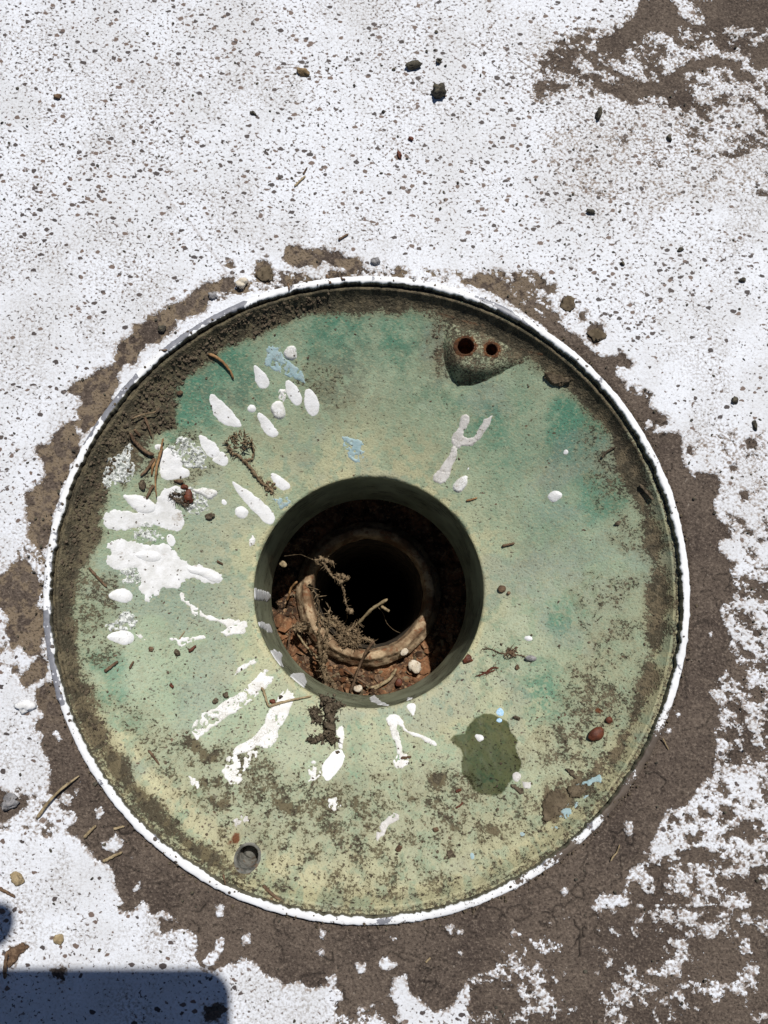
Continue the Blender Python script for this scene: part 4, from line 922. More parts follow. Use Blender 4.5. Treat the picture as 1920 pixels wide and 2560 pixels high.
# paint runs over the lip and down the throat
def on_tube(c, p):
    d = ray(c, p); o = CAM[:2] - HC; a = d[:2] @ d[:2]; b = o @ d[:2]; cc = o @ o - (R_LIP - 0.0006) ** 2
    t = (-b + math.sqrt(max(b * b - a * cc, 0))) / a
    w = CAM + d * t
    return (math.atan2(w[1] - HC[1], w[0] - HC[0]) * R_LIP, min(w[2], Z_LIP - 0.003))
def tube_patch(c, pts, seed, t=0.0006, mat='paint', kk=0.6):
    pw = np.array([on_tube(c, p) for p in pts])
    if pw[:, 0].max() - pw[:, 0].min() > math.pi * R_LIP: pw[:, 0] = np.where(pw[:, 0] < 0, pw[:, 0] + 2 * math.pi * R_LIP, pw[:, 0])
    st = 0.0005; us = np.arange(pw[:, 0].min() - 0.001, pw[:, 0].max() + 0.001, st); vs = np.arange(pw[:, 1].min() - 0.001, pw[:, 1].max() + 0.001, st)
    U, V_ = np.meshgrid(us, vs); d = sdf(pw, U, V_) + (fbm(U, V_, 0.004, 4, 90 + seed) - 0.5) * 0.004 * kk
    h = np.where(d > 0, t * (1 - np.exp(-np.maximum(d, 0) / 0.0008)), d)
    r = R_LIP - 0.0012 * np.clip((Z_LIP - 0.0031 - V_) / (Z_LIP - 0.0031 - Z_TUBE), 0, 1) - np.maximum(h, -0.0008) - 0.0001
    th = U / R_LIP
    V = np.stack([HC[0] + r * np.cos(th), HC[1] + r * np.sin(th), V_], -1).reshape(-1, 3)
    Fq = grid_faces(*U.shape); Fq = Fq[h.ravel()[Fq].max(1) > -0.0002]
    if len(Fq):
        V, Fq, _ = compact(V, Fq); link('paint_run', mesh_from('paint_run', V, Fq[:, ::-1]), M[mat], throat)
for i, (c, p) in enumerate([
    ('G', [(140,783),(180,782),(240,800),(268,815),(270,845),(250,860),(190,850),(150,830)]), ('G', [(180,985),(230,985),(270,1000),(285,1045),(260,1045),(235,1020),(190,1005)]),
    ('G', [(245,1160),(300,1145),(345,1175),(340,1220),(360,1250),(310,1250),(300,1200),(255,1175)]), ('G', [(370,1310),(430,1285),(470,1290),(490,1340),(470,1372),(415,1365),(430,1330)]),
    ('G', [(865,1435),(890,1422),(920,1450),(980,1470),(970,1482),(910,1468),(875,1455)]), ('G', [(1075,1450),(1090,1430),(1130,1428),(1128,1445),(1080,1465)]),
    ('G', [(170,660),(190,655),(200,680),(180,690)])]): tube_patch(c, p, i)

# bolt lug, upper right
def build_lug():
    top = [at_z('M', q, Z_LUG)[:2] for q in [(285,330),(330,230),(480,220),(640,300),(820,400),(1000,530),(1020,600),(930,590),(800,610),(700,650),(600,690),(480,715),(400,720),(345,640),(300,540),(285,430)]]
    top = np.array(top); st = 0.00036
    x0, y0 = top.min(0) - 0.011; x1, y1 = top.max(0) + 0.008
    X, Y = np.meshgrid(np.arange(x0, x1, st), np.arange(y0, y1, st)); sh = X.shape
    d = sdf(top, X, Y) + (fbm(X, Y, 0.006, 3, 95) - 0.5) * 0.0012
    b = bowl_z(X, Y)
    k = sstep(-0.0062, 0.0006, d + (fbm(X, Y, 0.009, 3, 98) - 0.5) * 0.003)
    topz = Z_LUG + (fbm(X, Y, 0.004, 4, 96) - 0.5) * 0.0010 - 0.0006 * sstep(0.003, 0, d)
    Z = b - 0.0006 + (topz - b + 0.0006) * k
    r = np.hypot(X, Y)
    V = np.stack([X, Y, Z], -1).reshape(-1, 3); Fq = grid_faces(*sh)
    ok = (k.ravel()[Fq].max(1) > 0.0) & (r.ravel()[Fq].max(1) < R_IN - 0.0008)
    c = V[Fq].mean(1)
    for hc, hr in LUG_HOLES: ok &= np.hypot(c[:, 0] - hc[0], c[:, 1] - hc[1]) > hr + 0.0002
    V, Fq, A = compact(V, Fq[ok], [d.ravel()])
    me = mesh_from('bolt_lug', V, Fq)
    x, y = V[:, 0], V[:, 1]; n = len(x)
    hr = np.min([np.hypot(x - hc[0], y - hc[1]) - r_ for hc, r_ in LUG_HOLES], 0)
    attr(me, 'dirt', 0.10 + 0.9 * (fbm(x, y, 0.008, 3, 97) - 0.4) * 2 + 1.3 * sstep(0.001, 0.006, A[0]) * sstep(0.004, 0.009, hr))
    attr(me, 'teal', 0.75 * sstep(-0.001, -0.005, A[0])); attr(me, 'yel', 0.9 * sstep(0.005, 0.001, hr)); attr(me, 'grey', np.full(n, 0.5)); attr(me, 'pale', np.zeros(n))
    attr(me, 'wet', np.full(n, -2.0)); attr(me, 'moss', np.zeros(n)); attr(me, 'rust', 1.0 * np.exp(-np.maximum(hr, 0) / 0.0022)); attr(me, 'bits', np.full(n, 0.4)); attr(me, 'nm', uni(fbm(x, y, 0.0042, 4, 67, 0.65), 0.13)); attr(me, 'nl', uni(fbm(x, y, 0.026, 4, 68), 0.13)); attr(me, 'mauve', np.zeros(n))
    lug = link('bolt_lug', me, M['bowl'], drain, label='raised casting lug with two rusty bolt holes')
    for hc, r_ in LUG_HOLES: bore(hc, r_, Z_LUG, 0.012, 'rusthole', lug)
    return lug
def bore(c, r, z, depth, mat, parent, follow=False):
    n = 64; prof = [(r + 0.0018, z - 0.0005), (r + 0.0009, z + 0.0002), (r + 0.0001, z - 0.0001), (r - 0.0002, z - 0.0009), (r - 0.0003, z - depth), (0.00005, z - depth)]
    X, Y, Z, TH = polar_mesh([p[0] for p in prof], [p[1] for p in prof], n, c)
    s = (fbm(X, Y, 0.0016, 3, 99) - 0.5) * 0.0007
    X = X + s; Z[:3] += s[:3]
    if follow:
        for j, dz in ((0, -0.0004), (1, 0.0002), (2, 0.0000), (3, -0.0006)): Z[j] = bowl_z(X[j], Y[j]) + dz + s[j] * 0.5
    o = link('bolt_hole', mesh_from('bolt_hole', np.stack([X, Y, Z], -1).reshape(-1, 3), grid_faces(len(prof), n, True)[:, ::-1]), M[mat], parent)
    return o
lug = build_lug()
zb = surf(BOSS[0] + 0.0055, BOSS[1])
bh = bore(BOSS, BOLT_R, zb - 0.0004, 0.0130, 'bolt', bowl, True)
mb = MB(); mb.lump((BOSS[0], BOSS[1], zb - 0.0133), (BOLT_R * .95, BOLT_R * .95, 0.0014), 0, 3, 0.06)
link('bolt_end', mb.mesh('bolt_end'), M['bolt'], bowl, label='grey threaded bolt end sunk in its hole')

# ------------------------------------------------------------------ below the throat: chamber, pipe, silt
def lathe(name, prof, n, c, mat, parent, amp=0.0, seed=0, flip=False, ns=0.01, **kw):
    X, Y, Z, TH = polar_mesh([p[0] for p in prof], [p[1] for p in prof], n, c)
    if amp:
        s = (fbm(X * 1.3 + Z, Y * 1.3 - Z, ns, 4, seed) - 0.5) * amp
        s = s + (fbm(X * 1.3 + Z, Y * 1.3 - Z, 0.0035, 3, seed + 1, 0.7) - 0.5) * amp * 0.45
        X = X + s * np.cos(TH); Y = Y + s * np.sin(TH); Z = Z + s * 0.8
    Fq = grid_faces(len(prof), n, True)
    return link(name, mesh_from(name, np.stack([X, Y, Z], -1).reshape(-1, 3), Fq if flip else Fq[:, ::-1]), M[mat], parent, **kw)
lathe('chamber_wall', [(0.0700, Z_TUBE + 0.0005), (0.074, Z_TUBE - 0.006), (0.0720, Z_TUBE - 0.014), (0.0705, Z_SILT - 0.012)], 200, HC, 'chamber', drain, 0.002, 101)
PC = at_z('L', (818, 875), Z_PIPE)[:2]
pipe = bpy.data.objects.new('outlet_pipe', None); COL.objects.link(pipe); pipe['label'] = 'stained brown clay outlet pipe down inside the drain throat'; pipe['category'] = 'pipe'
ri, ro = 0.0358, 0.0462
ring = [(ri - 0.001, Z_PIPE - 0.010), (ri - 0.0004, Z_PIPE - 0.006), (ri + 0.0002, Z_PIPE - 0.0022), (ri + 0.0006, Z_PIPE - 0.0006), (ri + 0.0012, Z_PIPE), (ri + 0.0030, Z_PIPE + 0.0001), (ri + 0.0048, Z_PIPE), (ri + 0.0055, Z_PIPE - 0.0006),
        (ri + 0.0062, Z_PIPE - 0.0024), (ri + 0.0078, Z_PIPE - 0.0046), (ro - 0.0004, Z_PIPE - 0.0066), (ro, Z_PIPE - 0.0082), (ro - 0.0006, Z_PIPE - 0.0094), (ro - 0.0025, Z_PIPE - 0.0102), (ro - 0.0045, Z_SILT - 0.006)]
lathe('pipe_rim', ring, 500, PC, 'clay', pipe, 0.0013, 103, ns=0.012)
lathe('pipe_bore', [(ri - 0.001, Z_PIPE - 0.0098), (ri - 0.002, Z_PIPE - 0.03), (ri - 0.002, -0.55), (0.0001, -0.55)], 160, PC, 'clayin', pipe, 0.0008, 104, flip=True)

def silt_z(x, y):
    return Z_SILT + (fbm(x, y, 0.014, 4, 111) - 0.5) * 0.012 + (fbm(x, y, 0.004, 4, 112, 0.65) - 0.5) * 0.0042
def build_silt():
    n = 700; rs = np.arange(0.0390, 0.0725, 0.0006)
    X, Y, Z, TH = polar_mesh(rs, rs * 0, n, HC)
    Z = silt_z(X, Y)
    link('silt', mesh_from('silt', np.stack([X, Y, Z], -1).reshape(-1, 3), grid_faces(len(rs), n, True)), M['silt'], kind='stuff', label='rusty brown silt and grit packed round the clay pipe')
build_silt()

# ------------------------------------------------------------------ loose things
def smooth_path(P, n):
    P = np.asarray(P, float)
    t = np.r_[0, np.cumsum(np.linalg.norm(np.diff(P, axis=0), axis=1))]
    u = np.linspace(0, t[-1], n)
    Q = np.stack([np.interp(u, t, P[:, i]) for i in range(3)], 1)
    for _ in range(max(1, n // 10)):
        Q[1:-1] = 0.25 * Q[:-2] + 0.5 * Q[1:-1] + 0.25 * Q[2:]
    return Q
def twig(name, label, cat, c, pts, w, mat, lift=None, taper=(1, .7), group=None, n=14, flat=.8, jit=.25, arch=0.0):
    w *= MM; lift = w * .55 if lift is None else lift * MM
    P = [on(c, p, lift) for p in pts]
    Q = smooth_path(P, n); k = np.linspace(0, 1, n)
    Q[:, 2] += arch * MM * np.sin(k * math.pi)
    rad = w / 2 * (taper[0] + (taper[1] - taper[0]) * k) * np.clip(np.minimum(k, 1 - k) * 9 + .45, 0, 1)
    rad = rad * (1 + .25 * (RNG.random(n) - .5))
    Q[:, :2] += (RNG.random((n, 2)) - .5) * w * .15
    m = MB(); m.tube(Q, rad, 7, jit, flat)
    return link(name, m.mesh(name), M[mat], None, label, cat, group)
def chip(name, label, cat, c, p, ax, rot, mat, group=None, sub=3, rough=.5, sink=.35, tilt=0.0):
    q = on(c, p); a = np.array(ax) * MM
    m = MB(); m.lump((q[0], q[1], q[2] + a[2] * (1 - sink)), a, math.radians(rot), sub, rough, tilt)
    return link(name, m.mesh(name, True), M[mat], None, label, cat, group)
def fuzzy(mb, P, r, n=30, hair=0, crumb=0, hl=0.004, jit=.6, wob=0.5, r1=None):
    Q = smooth_path(P, n); k = np.linspace(0, 1, n)
    Q = Q + (RNG.random((n, 3)) - .5) * r * wob * 2
    rad = (r + ((r1 if r1 is not None else r) - r) * k) * (0.65 + .7 * RNG.random(n)); rad[0] *= .4; rad[-1] *= .4
    mb.tube(Q, rad, 6, jit)
    for _ in range(hair):
        i = RNG.integers(0, n); d = RNG.normal(size=3); d[2] = abs(d[2]) * .6; d /= np.linalg.norm(d)
        L = hl * (.3 + RNG.random()); b = RNG.normal(size=3) * L * .25
        mb.tube([Q[i], Q[i] + d * L * .5 + b * .5, Q[i] + d * L + b], [r * .16 + .00005, r * .12 + .00004, .00004], 4)
    for _ in range(crumb):
        i = RNG.integers(0, n); a = r * (.18 + .45 * RNG.random() ** 2)
        mb.lump(Q[i] + RNG.normal(size=3) * r * .9, (a, a * .8, a * .7), RNG.random() * 6, 1, .7)

# stones and chips on the paving
for lab, c, p, ax, rot, mt in [
    ('flat dark crumb of moss lying near the top centre of the paving', 'B', (125, 286), (3.6, 2.0, 1.7), 15, 'stone'),
    ('small round dark stone just right of the flat dark moss crumb', 'B', (235, 268), (1.5, 1.3, 1.2), 60, 'stone'),
    ('largest dark stone lump on the white paving near the top centre', 'B', (235, 402), (3.6, 3.1, 3.4), 140, 'stone'),
    ('upright dark stone sliver below the bare patch at the upper right', 'B', (925, 500), (1.3, 3.0, 2.0), -12, 'stone'),
    ('short dark stone chip on the white paving right of centre top', 'B', (890, 918), (2.6, 1.3, 1.3), -10, 'stone'),
    ('tiny dark speck of stone between the bare patch and the rim', 'B', (1228, 600), (1.2, 1.6, 1.1), 20, 'stone'),
    ('small dark stone on the white paving nearest the right edge', 'B', (1545, 1213), (1.5, 1.1, 1.0), 10, 'stone'),
    ('black grain lying low on the white paving at the right', 'B', (1280, 1080), (1.7, .9, .9), 20, 'stone'),
    ('round black grain straight above the gravelly patches by the rim', 'B', (1027, 1142), (1.0, 1.0, .9), 0, 'stone'),
    ('reddish brown chip left of the lone dark stones near the top', 'B', (65, 672), (1.0, 2.0, .9), 25, 'red'),
    ('small reddish chip above the slanting reddish brown chip', 'B', (115, 602), (1.5, 1.0, .8), -15, 'red'),
    ('tan pebble on the speckled paving left of the moss crumb', 'A', (1308, 316), (2.9, 1.9, 1.4), -15, 'tanstone'),
    ('dark rotten chip with a stained halo at the far upper left', 'A', (250, 420), (1.9, 1.2, .9), 10, 'brown'),
    ('black slanting chip in the speckled paving upper left of centre', 'A', (1095, 492), (1.9, .9, .9), -30, 'stone'),
    ('grey pebble on the bare mortar strip above the rim', 'A', (920, 1280), (2.4, 1.9, 1.4), 20, 'greystone'),
    ('white paint lump sitting against the rim at the upper left', 'A', (1045, 1228), (2.7, 2.1, 2.2), 30, 'bonewhite'),
    ('grey blue pebble beside the rim at the top', 'A', (1622, 1132), (2.0, 1.6, 1.3), -20, 'greystone'),
    ('large tan flat pebble bedded above the rim at the top left', 'A', (1148, 1185), (3.6, 4.0, .42), 10, 'mud'),
    ('round tan pebble bedded in the paint right of the rim', 'E', (787, 397), (3.8, 4.2, .42), 15, 'mud'),
    ('angular tan pebble bedded by the rim at the upper right', 'E', (640, 243), (3.4, 3.2, .40), 35, 'mud'),
    ('dark upright stone chip at the right edge of the paving', 'E', (1590, 862), (1.1, 2.4, 1.2), 10, 'stone'),
    ('round black stone right of the rim at the upper right', 'E', (1487, 733), (1.8, 1.7, 1.3), 0, 'stone'),
    ('pale tan wood chip on the white paving at the lower left', 'I', (108, 795), (3.0, 2.2, .8), -15, 'straw'),
    ('curled tan leaf scrap above the dark shadow at the lower left', 'I', (350, 1155), (1.8, 2.2, 1.0), 30, 'straw'),
    ('pale bluish lump of paint on the paving left of the rim', 'F', (150, 1240), (4.0, 3.4, 1.4), 20, 'paint'),
    ('dark grey stone bedded in the bare patch at the left edge', 'I', (55, 345), (3.6, 3.0, 1.2), 30, 'greystone'),
    ('dark pitted pebble in the bare strip left of the rim', 'C', (960, 437), (2.2, 2.0, 1.3), 0, 'stone'),
]: chip('stone_chip' if 'leaf' not in lab and 'wood' not in lab else 'plant_scrap', lab, 'stone' if 'leaf' not in lab and 'wood' not in lab and 'paint' not in lab else ('plant scrap' if 'paint' not in lab else 'paint lump'), c, p, ax, rot, mt, 'stones and chips on the paving')

# straw and twigs on the paving
for nm, lab, c, pts, w, mt, kw in [
    ('straw', 'long pale straw lying across the bare strip at the lower left', 'I', [(215,445),(270,370),(340,290),(400,240),(468,188)], 1.5, 'straw', dict(arch=1.5)),
    ('straw', 'short split straw on the bare strip below the long straw', 'I', [(497,558),(535,515),(570,480)], 1.6, 'straw', {}),
    ('straw', 'short straw touching the rim at the lower left', 'I', [(672,505),(705,495),(738,487)], 1.3, 'straw', {}),
    ('straw', 'thick straw stub below the white paint island at the lower left', 'I', [(608,698),(665,668),(724,640)], 1.6, 'straw', {}),
    ('twig', 'reddish brown twig entering from the left edge of the paving', 'I', [(-10,850),(40,880),(90,908)], 1.7, 'brown', {}),
    ('twig', 'weathered stick standing beside the wood flake at the left edge', 'I', [(30,1390),(36,1310),(42,1225)], 1.8, 'brown', dict(arch=1)),
    ('needle', 'pale needle on the speckled paving above the rim', 'A', [(1272,805),(1298,780),(1320,760)], 1.2, 'straw', {}),
    ('twig', 'dark twig stub just above the pale needle on speckled paving', 'A', [(1310,752),(1318,738),(1328,722)], 1.0, 'brown', {}),
    ('twig', 'short grey brown twig on the paving above the top of the rim', 'A', [(1462,1035),(1485,1022),(1505,1010)], 1.4, 'brown', {}),
    ('straw', 'thin pale straw on the bare mortar right of the rim', 'H', [(1085,1322),(1100,1352),(1118,1385)], .7, 'straw', {}),
    ('straw', 'yellowish straw curl on bare mortar at the lower right', 'K', [(800,640),(820,605),(832,600),(850,550)], .8, 'straw', {}),
    ('straw', 'tiny tan straw on the bare mortar below the rim', 'J', [(1045,1340),(1060,1325),(1072,1315)], 1.0, 'straw', {}),
    ('twig', 'dark bark sliver lying across the top of the white rim', 'D', [(605,110),(620,135),(632,165)], 1.7, 'brown', dict(lift=.8)),
    ('twig', 'thin bark sliver stuck on the rim left of the top', 'D', [(378,160),(384,180),(386,205)], 1.1, 'brown', dict(lift=.6)),
    ('twig', 'small dark bark bit on the rim right of the bark sliver', 'D', [(680,128),(700,135),(720,140)], 1.1, 'brown', dict(lift=.6)),
    ('twig', 'small dark stick bit lying on the rim at the upper left', 'C', [(945,560),(970,560),(990,556)], 1.2, 'brown', dict(lift=.5)),
]: twig(nm, lab, 'twig' if nm == 'twig' else ('straw' if nm == 'straw' else 'pine needle'), c, pts, w, mt, group='twigs and straws on the paving', **kw)
# wood flake at the left edge, partly in the shadow
def plate(name, label, cat, c, pts, z0, th, mat, curl=0.0, parent=None, group=None, seed=0):
    P = chaikin(np.array([on(c, p)[:2] for p in pts]), 1); cen = P.mean(0)
    b = np.mean([on(c, p)[2] for p in pts])
    st = 0.0005; X, Y = np.meshgrid(np.arange(P[:, 0].min() - .001, P[:, 0].max() + .001, st), np.arange(P[:, 1].min() - .001, P[:, 1].max() + .001, st))
    d = sdf(P, X, Y) + (fbm(X, Y, 0.003, 4, 120 + seed, 0.65) - .5) * 0.0032
    bz = np.where(np.hypot(X, Y) < R_IN, bowl_z(X, Y), 0.0)
    R = np.hypot(X - cen[0], Y - cen[1]); rm = R.max()
    top = bz + z0 * MM + th * MM * sstep(0, 0.0006, d) + curl * MM * (R / rm) ** 2 + (fbm(X, Y, 0.002, 3, 121 + seed) - .5) * th * MM * .6
    bot = bz + z0 * MM * .4 + curl * MM * (R / rm) ** 2 * .9 - 0.0003
    n = X.size; Fq = grid_faces(*X.shape); ok = d.ravel()[Fq].min(1) > -0.0002; Fq = Fq[ok]
    e = np.concatenate([Fq[:, [0, 1]], Fq[:, [1, 2]], Fq[:, [2, 3]], Fq[:, [3, 0]]]); key = np.sort(e, 1); _, inv, cnt = np.unique(key, axis=0, return_inverse=True, return_counts=True)
    be = e[cnt[inv.ravel()] == 1]
    side = np.stack([be[:, 1], be[:, 0], be[:, 0] + n, be[:, 1] + n], 1)
    V = np.vstack([np.stack([X, Y, top], -1).reshape(-1, 3), np.stack([X, Y, bot], -1).reshape(-1, 3)])
    V, F2, _ = compact(V, np.vstack([Fq, Fq[:, ::-1] + n, side]))
    return link(name, mesh_from(name, V, F2, False), M[mat], parent, label, cat, group)
plate('wood_flake', 'ragged brown wood flake at the left edge above the shadow', 'wood flake', 'I', [(45,1240),(75,1200),(130,1180),(180,1200),(150,1225),(110,1250),(95,1300),(50,1320)], .3, 1.0, 'brown', .8)
plate('mud_flake', 'large cracked mud flake inside the lower right of the bowl', 'mud flake', 'S', [(1240,790),(1360,720),(1400,790),(1395,880),(1330,960),(1240,990),(1225,880)], .3, .9, 'mud', .7, seed=1)
plate('mud_flake', 'curled mud flake nearest the rim at the lower right', 'mud flake', 'S', [(1390,720),(1520,720),(1560,700),(1570,760),(1480,820),(1430,800)], .3, .9, 'mud', 1.3, seed=2)
plate('mud_flake', 'dark mud flake peeling up above the other mud flakes', 'mud flake', 'S', [(1400,605),(1440,600),(1480,650),(1490,670),(1440,655)], .6, .5, 'soil', 1.2, seed=3)
plate('mud_flake', 'brown rounded mud flake on the green floor below the wet patch', 'mud flake', 'S', [(512,1225),(530,1185),(560,1190),(575,1220),(610,1240),(580,1275),(530,1265)], .2, .6, 'soil', .4, seed=4)
plate('mud_flake', 'thick dark mud flake under the rim below the bolt lug', 'mud flake', 'M', [(1180,760),(1280,760),(1420,800),(1480,830),(1380,880),(1300,900),(1190,850)], .8, 1.4, 'mud', 2.0, seed=5)
plate('mud_flake', 'small dark peeling flake between wet patch and mud flakes', 'mud flake', 'S', [(990,705),(1050,735),(1115,770),(1085,790),(1020,745)], .5, .5, 'soil', 1.0, seed=6)

# needles, twigs, husks in the bowl
for nm, lab, c, pts, w, mt, kw in [
    ('pine_needle', 'curled tan pine needle near the upper left of the bowl', 'O', [(968,85),(1020,108),(1090,150),(1140,205),(1170,255),(1188,303)], 1.9, 'tan', dict(taper=(.9, .6), arch=.8)),
    ('pine_needle', 'long tan pine needle over the white paint splash', 'O', [(575,880),(552,950),(528,1040),(512,1130),(510,1220),(525,1325)], 1.7, 'tan', dict(lift=2.2, taper=(1, .35))),
    ('pine_needle', 'short dark tan needle poking from the soil bank', 'O', [(418,620),(440,680),(462,740),(480,803)], 1.6, 'brown', dict(lift=1.5, taper=(1, .4))),
    ('twig', 'grey brown twig slanting off the soil bank', 'O', [(290,770),(330,840),(390,900),(450,945),(500,960)], 2.0, 'brown', dict(lift=2.0, taper=(.8, 1))),
    ('twig', 'stubby twig pointing down left from the needle tuft', 'O', [(505,985),(450,1075),(385,1140)], 1.8, 'brown', dict(lift=1.2)),
    ('pine_needle', 'small green brown needle under the tuft of needles', 'O', [(515,990),(490,1060),(478,1138)], 1.4, 'tan', dict(lift=1.0)),
    ('twig', 'short twig end below the tuft beside the white splash', 'O', [(497,1215),(465,1270),(432,1340)], 1.8, 'brown', dict(lift=.9)),
    ('pine_needle', 'thin needle tip standing above the tuft of needles', 'O', [(582,815),(570,860),(555,910)], 1.0, 'tan', dict(lift=3.0)),
    ('twig', 'short dark twig beside the needle tuft on the soil edge', 'O', [(330,740),(355,765),(380,797)], 1.6, 'brown', dict(lift=1.0)),
    ('root', 'thin pale root arching over the soil bank shadow', 'O', [(310,645),(370,620),(440,600),(510,590),(550,550)], .8, 'root', dict(lift=3.0, n=20)),
    ('twig', 'thin brown twig on the green floor left of the big splash', 'Q', [(10,345),(60,405),(110,455),(163,512)], 1.5, 'brown', {}),
    ('twig', 'straight peg like twig on the left of the bowl floor', 'Q', [(140,1240),(200,1195),(258,1150)], 1.8, 'brown', {}),
    ('twig', 'tiny dark twig between the big splash and the throat', 'Q', [(1112,285),(1140,298),(1168,314)], 1.3, 'brown', {}),
    ('twig', 'split brown twig right of the peg like twig', 'Q', [(360,1215),(378,1180),(395,1150)], 1.3, 'brown', {}),
    ('husk', 'red brown husk sliver below the dotted paint trail', 'Q', [(870,1068),(900,1045),(930,1015)], 1.8, 'red', {}),
    ('husk', 'small red brown husk under the husk sliver', 'Q', [(708,1342),(722,1365),(740,1380)], 1.6, 'red', {}),
    ('straw', 'tiny straw standing by the dotted paint trail', 'Q', [(790,960),(812,925),(838,890)], .7, 'straw', {}),
    ('twig', 'thin brown twig low on the left of the bowl', 'I', [(878,35),(905,70),(945,122)], 1.3, 'brown', {}),
    ('twig', 'bent straw coloured twig at the lower left of the throat', 'R', [(665,270),(690,300),(708,370),(730,437)], 1.5, 'straw', dict(lift=1.4)),
    ('straw', 'long straw running from the bent twig to the throat', 'R', [(728,437),(820,408),(930,380),(1020,362),(1100,348)], 1.5, 'straw', dict(lift=1.0)),
    ('twig', 'dark twig piece on the floor right of the throat', 'H', [(208,275),(240,266),(276,258)], 1.6, 'brown', {}),
    ('twig', 'small orange brown twig upper right of the throat', 'D', [(1435,1450),(1470,1443),(1500,1432)], 1.2, 'tan', {}),
    ('husk', 'curved red brown husk at the bottom of the bowl', 'S', [(590,890),(625,870),(645,845)], 1.1, 'red', {}),
    ('husk', 'small red husk left of the wet patch', 'S', [(590,768),(615,758),(630,752)], 1.5, 'red', {}),
    ('twig', 'short dark stick below the forked white paint run', 'S', [(185,518),(225,514),(262,510)], 1.5, 'brown', {}),
    ('twig', 'dark curved bark strip at the bottom left near the rim', 'N', [(915,1210),(980,1270),(1060,1350),(1150,1400)], 1.9, 'brown', {}),
    ('twig', 'thin grey stem leaning on the rim at the lower left', 'N', [(405,1060),(418,1130),(432,1195)], 1.0, 'brown', dict(lift=1.2)),
    ('twig', 'bark sliver stuck to the wall at the right of the bowl', 'E', [(1010,1155),(1045,1195),(1080,1235)], 1.8, 'soil', dict(lift=1.5)),
    ('twig', 'dark bark bit at the right edge of the soil ring', 'E', [(815,1020),(850,985),(890,965)], 1.5, 'soil', dict(lift=1.0)),
]:
    cat = {'pine_needle': 'pine needle', 'twig': 'twig', 'husk': 'husk', 'straw': 'straw', 'root': 'root'}[nm]
    twig(nm, lab, cat, c, pts, w, mt, group='needles and twigs in the bowl', **kw)
for nm, lab, cat, c, p, ax, rot, mt in [
    ('seed', 'glossy red brown seed at the lower right of the bowl', 'seed', 'H', (718,1298), (4.0, 2.9, 1.9), 35, 'red'),
    ('seed', 'smaller dark red seed above the glossy red brown seed', 'seed', 'H', (790,1222), (1.7, 1.5, 1.1), 0, 'red'),
    ('seed', 'dark oval seed on the floor right of the throat', 'seed', 'H', (206,508), (2.1, 1.9, 1.2), 0, 'brown'),
    ('seed', 'tiny seed bit beside the dark oval seed', 'seed', 'H', (243,530), (1.1, .9, .8), 40, 'brown'),
    ('seed', 'grey oval seed at the end of the root tangle', 'seed', 'H', (362,885), (2.9, 1.5, 1.3), -5, 'greystone'),
    ('bark_chip', 'red brown bark chip on the throat lip at the lower right', 'bark chip', 'H', (18,893), (2.4, 1.9, 1.0), 20, 'red'),
    ('bark_chip', 'red bark chip in the lichen at the left of the bowl', 'bark chip', 'O', (795,1325), (2.4, 3.4, 1.5), 10, 'red'),
    ('bark_chip', 'small red bark chip above the red chip in the lichen', 'bark chip', 'O', (765,1237), (2.0, 1.2, 1.0), -10, 'red'),
    ('bark_chip', 'dark bark chip below the rounded white paint drop', 'bark chip', 'O', (715,1188), (2.4, 1.0, .9), 5, 'brown'),
    ('bark_chip', 'dark crumb beside the short twig on the left', 'bark chip', 'O', (405,1215), (1.8, 2.3, 1.1), 20, 'soil'),
    ('bark_chip', 'brown crumb below the lichen at the left', 'bark chip', 'O', (985,1488), (2.2, 1.6, 1.0), 10, 'soil'),
    ('bark_chip', 'small dark bud on the teal stain at the upper left', 'bark chip', 'O', (728,428), (1.2, 1.1, 1.0), 0, 'brown'),
    ('bark_chip', 'dark chip above the red husk sliver', 'bark chip', 'Q', (772,1080), (1.3, 1.6, .8), 30, 'soil'),
    ('bark_chip', 'brown crumb left of the dark chip by the husk', 'bark chip', 'Q', (545,1048), (1.4, 1.3, .8), 0, 'brown'),
    ('bark_chip', 'brown seed resting in the corner of the bent twig', 'bark chip', 'R', (768,390), (1.5, 1.1, 1.0), -15, 'red'),
    ('bark_chip', 'dark crumb at the top of the cracked paint streak', 'bark chip', 'R', (362,335), (1.3, 1.6, .9), 20, 'soil'),
    ('bark_chip', 'dark crumb next to the cracked paint streak', 'bark chip', 'R', (272,388), (1.3, 1.3, .9), 0, 'soil'),
    ('bark_chip', 'black speck on the broad cracked paint streak', 'bark chip', 'R', (833,355), (1.0, .9, .7), 0, 'soil'),
    ('bark_chip', 'dark chip on the lower end of the long white drop', 'bark chip', 'R', (1328,828), (1.1, .9, .7), 0, 'soil'),
    ('bark_chip', 'small dark bark bit at the right of the lower floor', 'bark chip', 'S', (1040,222), (2.0, .9, .8), -30, 'soil'),
    ('bark_chip', 'dark crumb on the pale green floor near the bottom', 'bark chip', 'S', (168,1185), (1.5, 1.2, .9), 30, 'brown'),
    ('bark_chip', 'dark crumb left of the brown rounded mud flake', 'bark chip', 'S', (443,1045), (1.4, 1.1, .9), 0, 'brown'),
    ('bark_chip', 'dark fleck on the right side of the bowl', 'bark chip', 'H', (838,150), (1.3, 1.3, .7), 0, 'soil'),
    ('bark_chip', 'dark fleck low on the right between throat and root tangle', 'bark chip', 'H', (290,935), (1.0, 1.4, .7), 0, 'brown'),
]: chip(nm, lab, cat, c, p, ax, rot, mt, 'seeds and bark chips in the bowl', rough=.12 if nm == 'seed' else .45)

